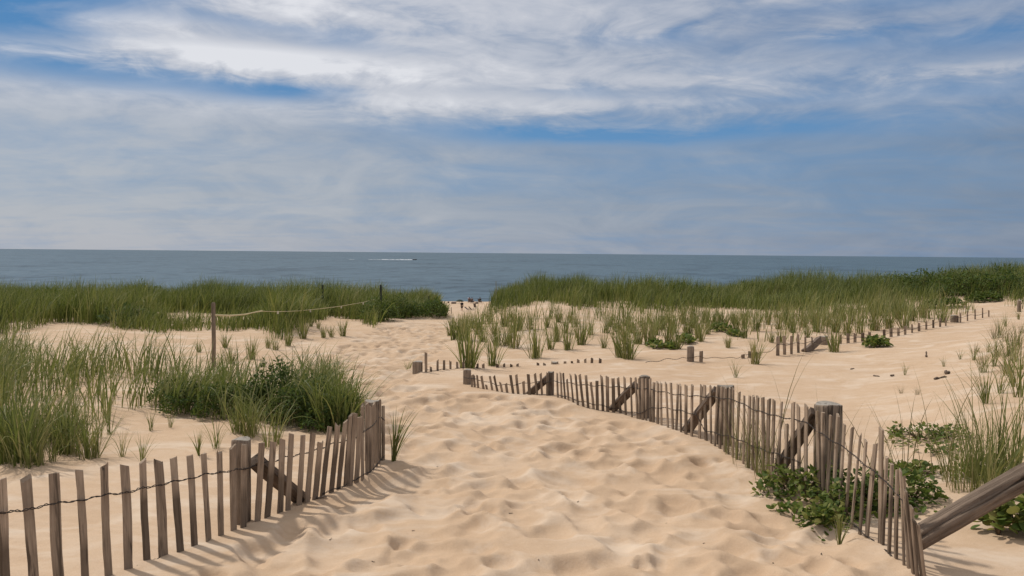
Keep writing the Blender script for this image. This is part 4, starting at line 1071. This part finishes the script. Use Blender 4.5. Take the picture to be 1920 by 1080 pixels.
# ------------------------------------------------------------------ motorboat and wake
dB = (CAM[2] - SEA_Z) * F / 14.5
pB = np.array(at(777, 488.5, dB)); pB[2] = SEA_Z
root = empty('motorboat', pB); tag(root, 'small motorboat speeding right across the sea ahead of a white wake', 'boat')
V = []; Fs = []
st = [(-3.2, 1.15, .9, .1), (-1, 1.25, .95, 0), (1.2, 1.1, 1.05, .05), (2.6, .6, 1.25, .35), (3.4, .05, 1.4, .9)]
for x, wd, ht, kz in st: V += [(x, -wd, ht), (x, -wd * .75, kz + .15), (x, 0, kz - .2), (x, wd * .75, kz + .15), (x, wd, ht)]
for i in range(4):
    for k in range(4): Fs.append((i * 5 + k, i * 5 + k + 1, i * 5 + 6 + k, i * 5 + 5 + k))
    Fs.append((i * 5 + 4, i * 5, i * 5 + 5, i * 5 + 9))
Fs.append((0, 1, 2, 3, 4))
mb = MB(); mb.add(V, Fs); mb.build('hull', plain('dark_hull', (.06, .05, .045), .4), root)
mb = MB(); mb.box((.2, 0, 1.45), (1.6, 1.5, .8)); mb.box((.1, 0, 1.95), (2.0, 1.7, .12)); mb.build('cabin', plain('white_paint', (.75, .75, .75), .4), root)
mb = MB(); mb.box((-3.4, 0, .9), (.5, .5, 1.1)); mb.box((-3.4, 0, .3), (.2, .2, .7)); mb.build('outboard_motor', M_BLACK, root)
def foam_mat():
    m, t, b = new_mat('foam'); b.inputs['Base Color'].default_value = (.75, .78, .82, 1); b.inputs['Roughness'].default_value = .9
    return m
r = random.Random(4); V = []; Fs = []
M_FOAM = foam_mat()
for (x0, x1, amp, n) in [(-20, -3, 1.4, 70), (-45, -22, 1.0, 70), (-64, -46, .35, 30), (-90, -84, .4, 8)]:
    for _ in range(n):
        x = r.uniform(x0, x1); y = r.gauss(0, 1.2) + (abs(x) * .03) * r.choice((-1, 1)); w_ = r.uniform(.6, 2.4); h_ = amp * r.uniform(.3, 1.0) * .75; k = 7; b = len(V)
        V.append((x, y, h_))
        for j in range(k): a = 6.283 * j / k; V.append((x + w_ * math.cos(a), y + w_ * .5 * math.sin(a), .02))
        Fs += [(b, b + 1 + j, b + 1 + (j + 1) % k) for j in range(k)]
me = bpy.data.meshes.new('wake'); me.from_pydata(V, [], Fs); me.update()
o = obj('wake', me, M_FOAM, None, pB); tag(o, 'broken white wake trailing behind the motorboat', 'wake', kind='stuff')

# ------------------------------------------------------------------ drift wood and debris on the sand
def twig(px, py, lpx, label, ang, thick=.008, name='driftwood_twig', mat=None, lift=0.0):
    P = hit1(px, py); L = lpx / F * P[1]; mb = MB(); n = 6; pts = []
    for i in range(n):
        f = i / (n - 1) - .5
        x = P[0] + f * L * math.cos(ang); y = P[1] + f * L * math.sin(ang)
        pts.append(Vector((x, y, float(ground(x, y)) + thick * .6 + lift * (f + .5) + random.uniform(-.3, .3) * thick)))
    c = pts[0]; mb.tube([p - c for p in pts], [thick * (1 - .1 * i) * (1 + .3 * math.sin(i * 2)) for i in range(n)], 6)
    o = mb.build(name, mat or M_BRACE, None, c, smooth=True); tag(o, label, 'driftwood')
twig(1280 + 1450 / 3, 460 + 755 / 3, 26, 'dark bent twig on open sand below the lone dark weed lump', .2, .016)
twig(1280 + 1490 / 3, 460 + 727 / 3, 9, 'small dark lump of seaweed on the open sand at right', .1, .03, 'seaweed_clump')
twig(1280 + 1090 / 3, 460 + 745 / 3, 12, 'short curved dark twig on the open sand right of centre', -.9, .012)
twig(1280 + 1180 / 3, 460 + 742 / 3, 8, 'stubby dark twig between the curved twig and the lone tuft', .3, .015)
twig(1280 + 955 / 3, 460 + 690 / 3, 12, 'thin dark twig left of the curved twig', .6, .01)
twig(1280 + 1370 / 3, 460 + 633 / 3, 6, 'small dark stick standing on the sand below the buried fence', 1.2, .018, lift=.08)
twig(958, 953, 8, 'tiny dark twig in the trodden sand of the path', .3, .003)
twig(1084, 930, 5, 'tiny dark chip in a footprint on the path', .9, .003)
twig(600, 931, 26, 'short flat piece of driftwood under the left fence slats', .1, .012)
twig(1235 + 46, 690 + 54, 1, 'pebble sized wood chip beside the right fence', .1, .006)

L_BIT = 'tiny dark chip of wood or shell lying on the trodden sand'
for x, y in [(820, 866), (1010, 1048), (1190, 905), (775, 985), (1320, 1010), (905, 830), (1100, 1005), (700, 1040), (1450, 1040), (980, 905), (620, 1000), (1250, 960), (870, 770), (1540, 1050)]:
    twig(x, y, random.uniform(3, 7), L_BIT, random.uniform(0, 3), random.uniform(.002, .004), 'debris_chip')
for o in list(COL.objects):
    if o.get('label') == L_BIT: o['group'] = 'dark chips on the path'; o['category'] = 'debris'
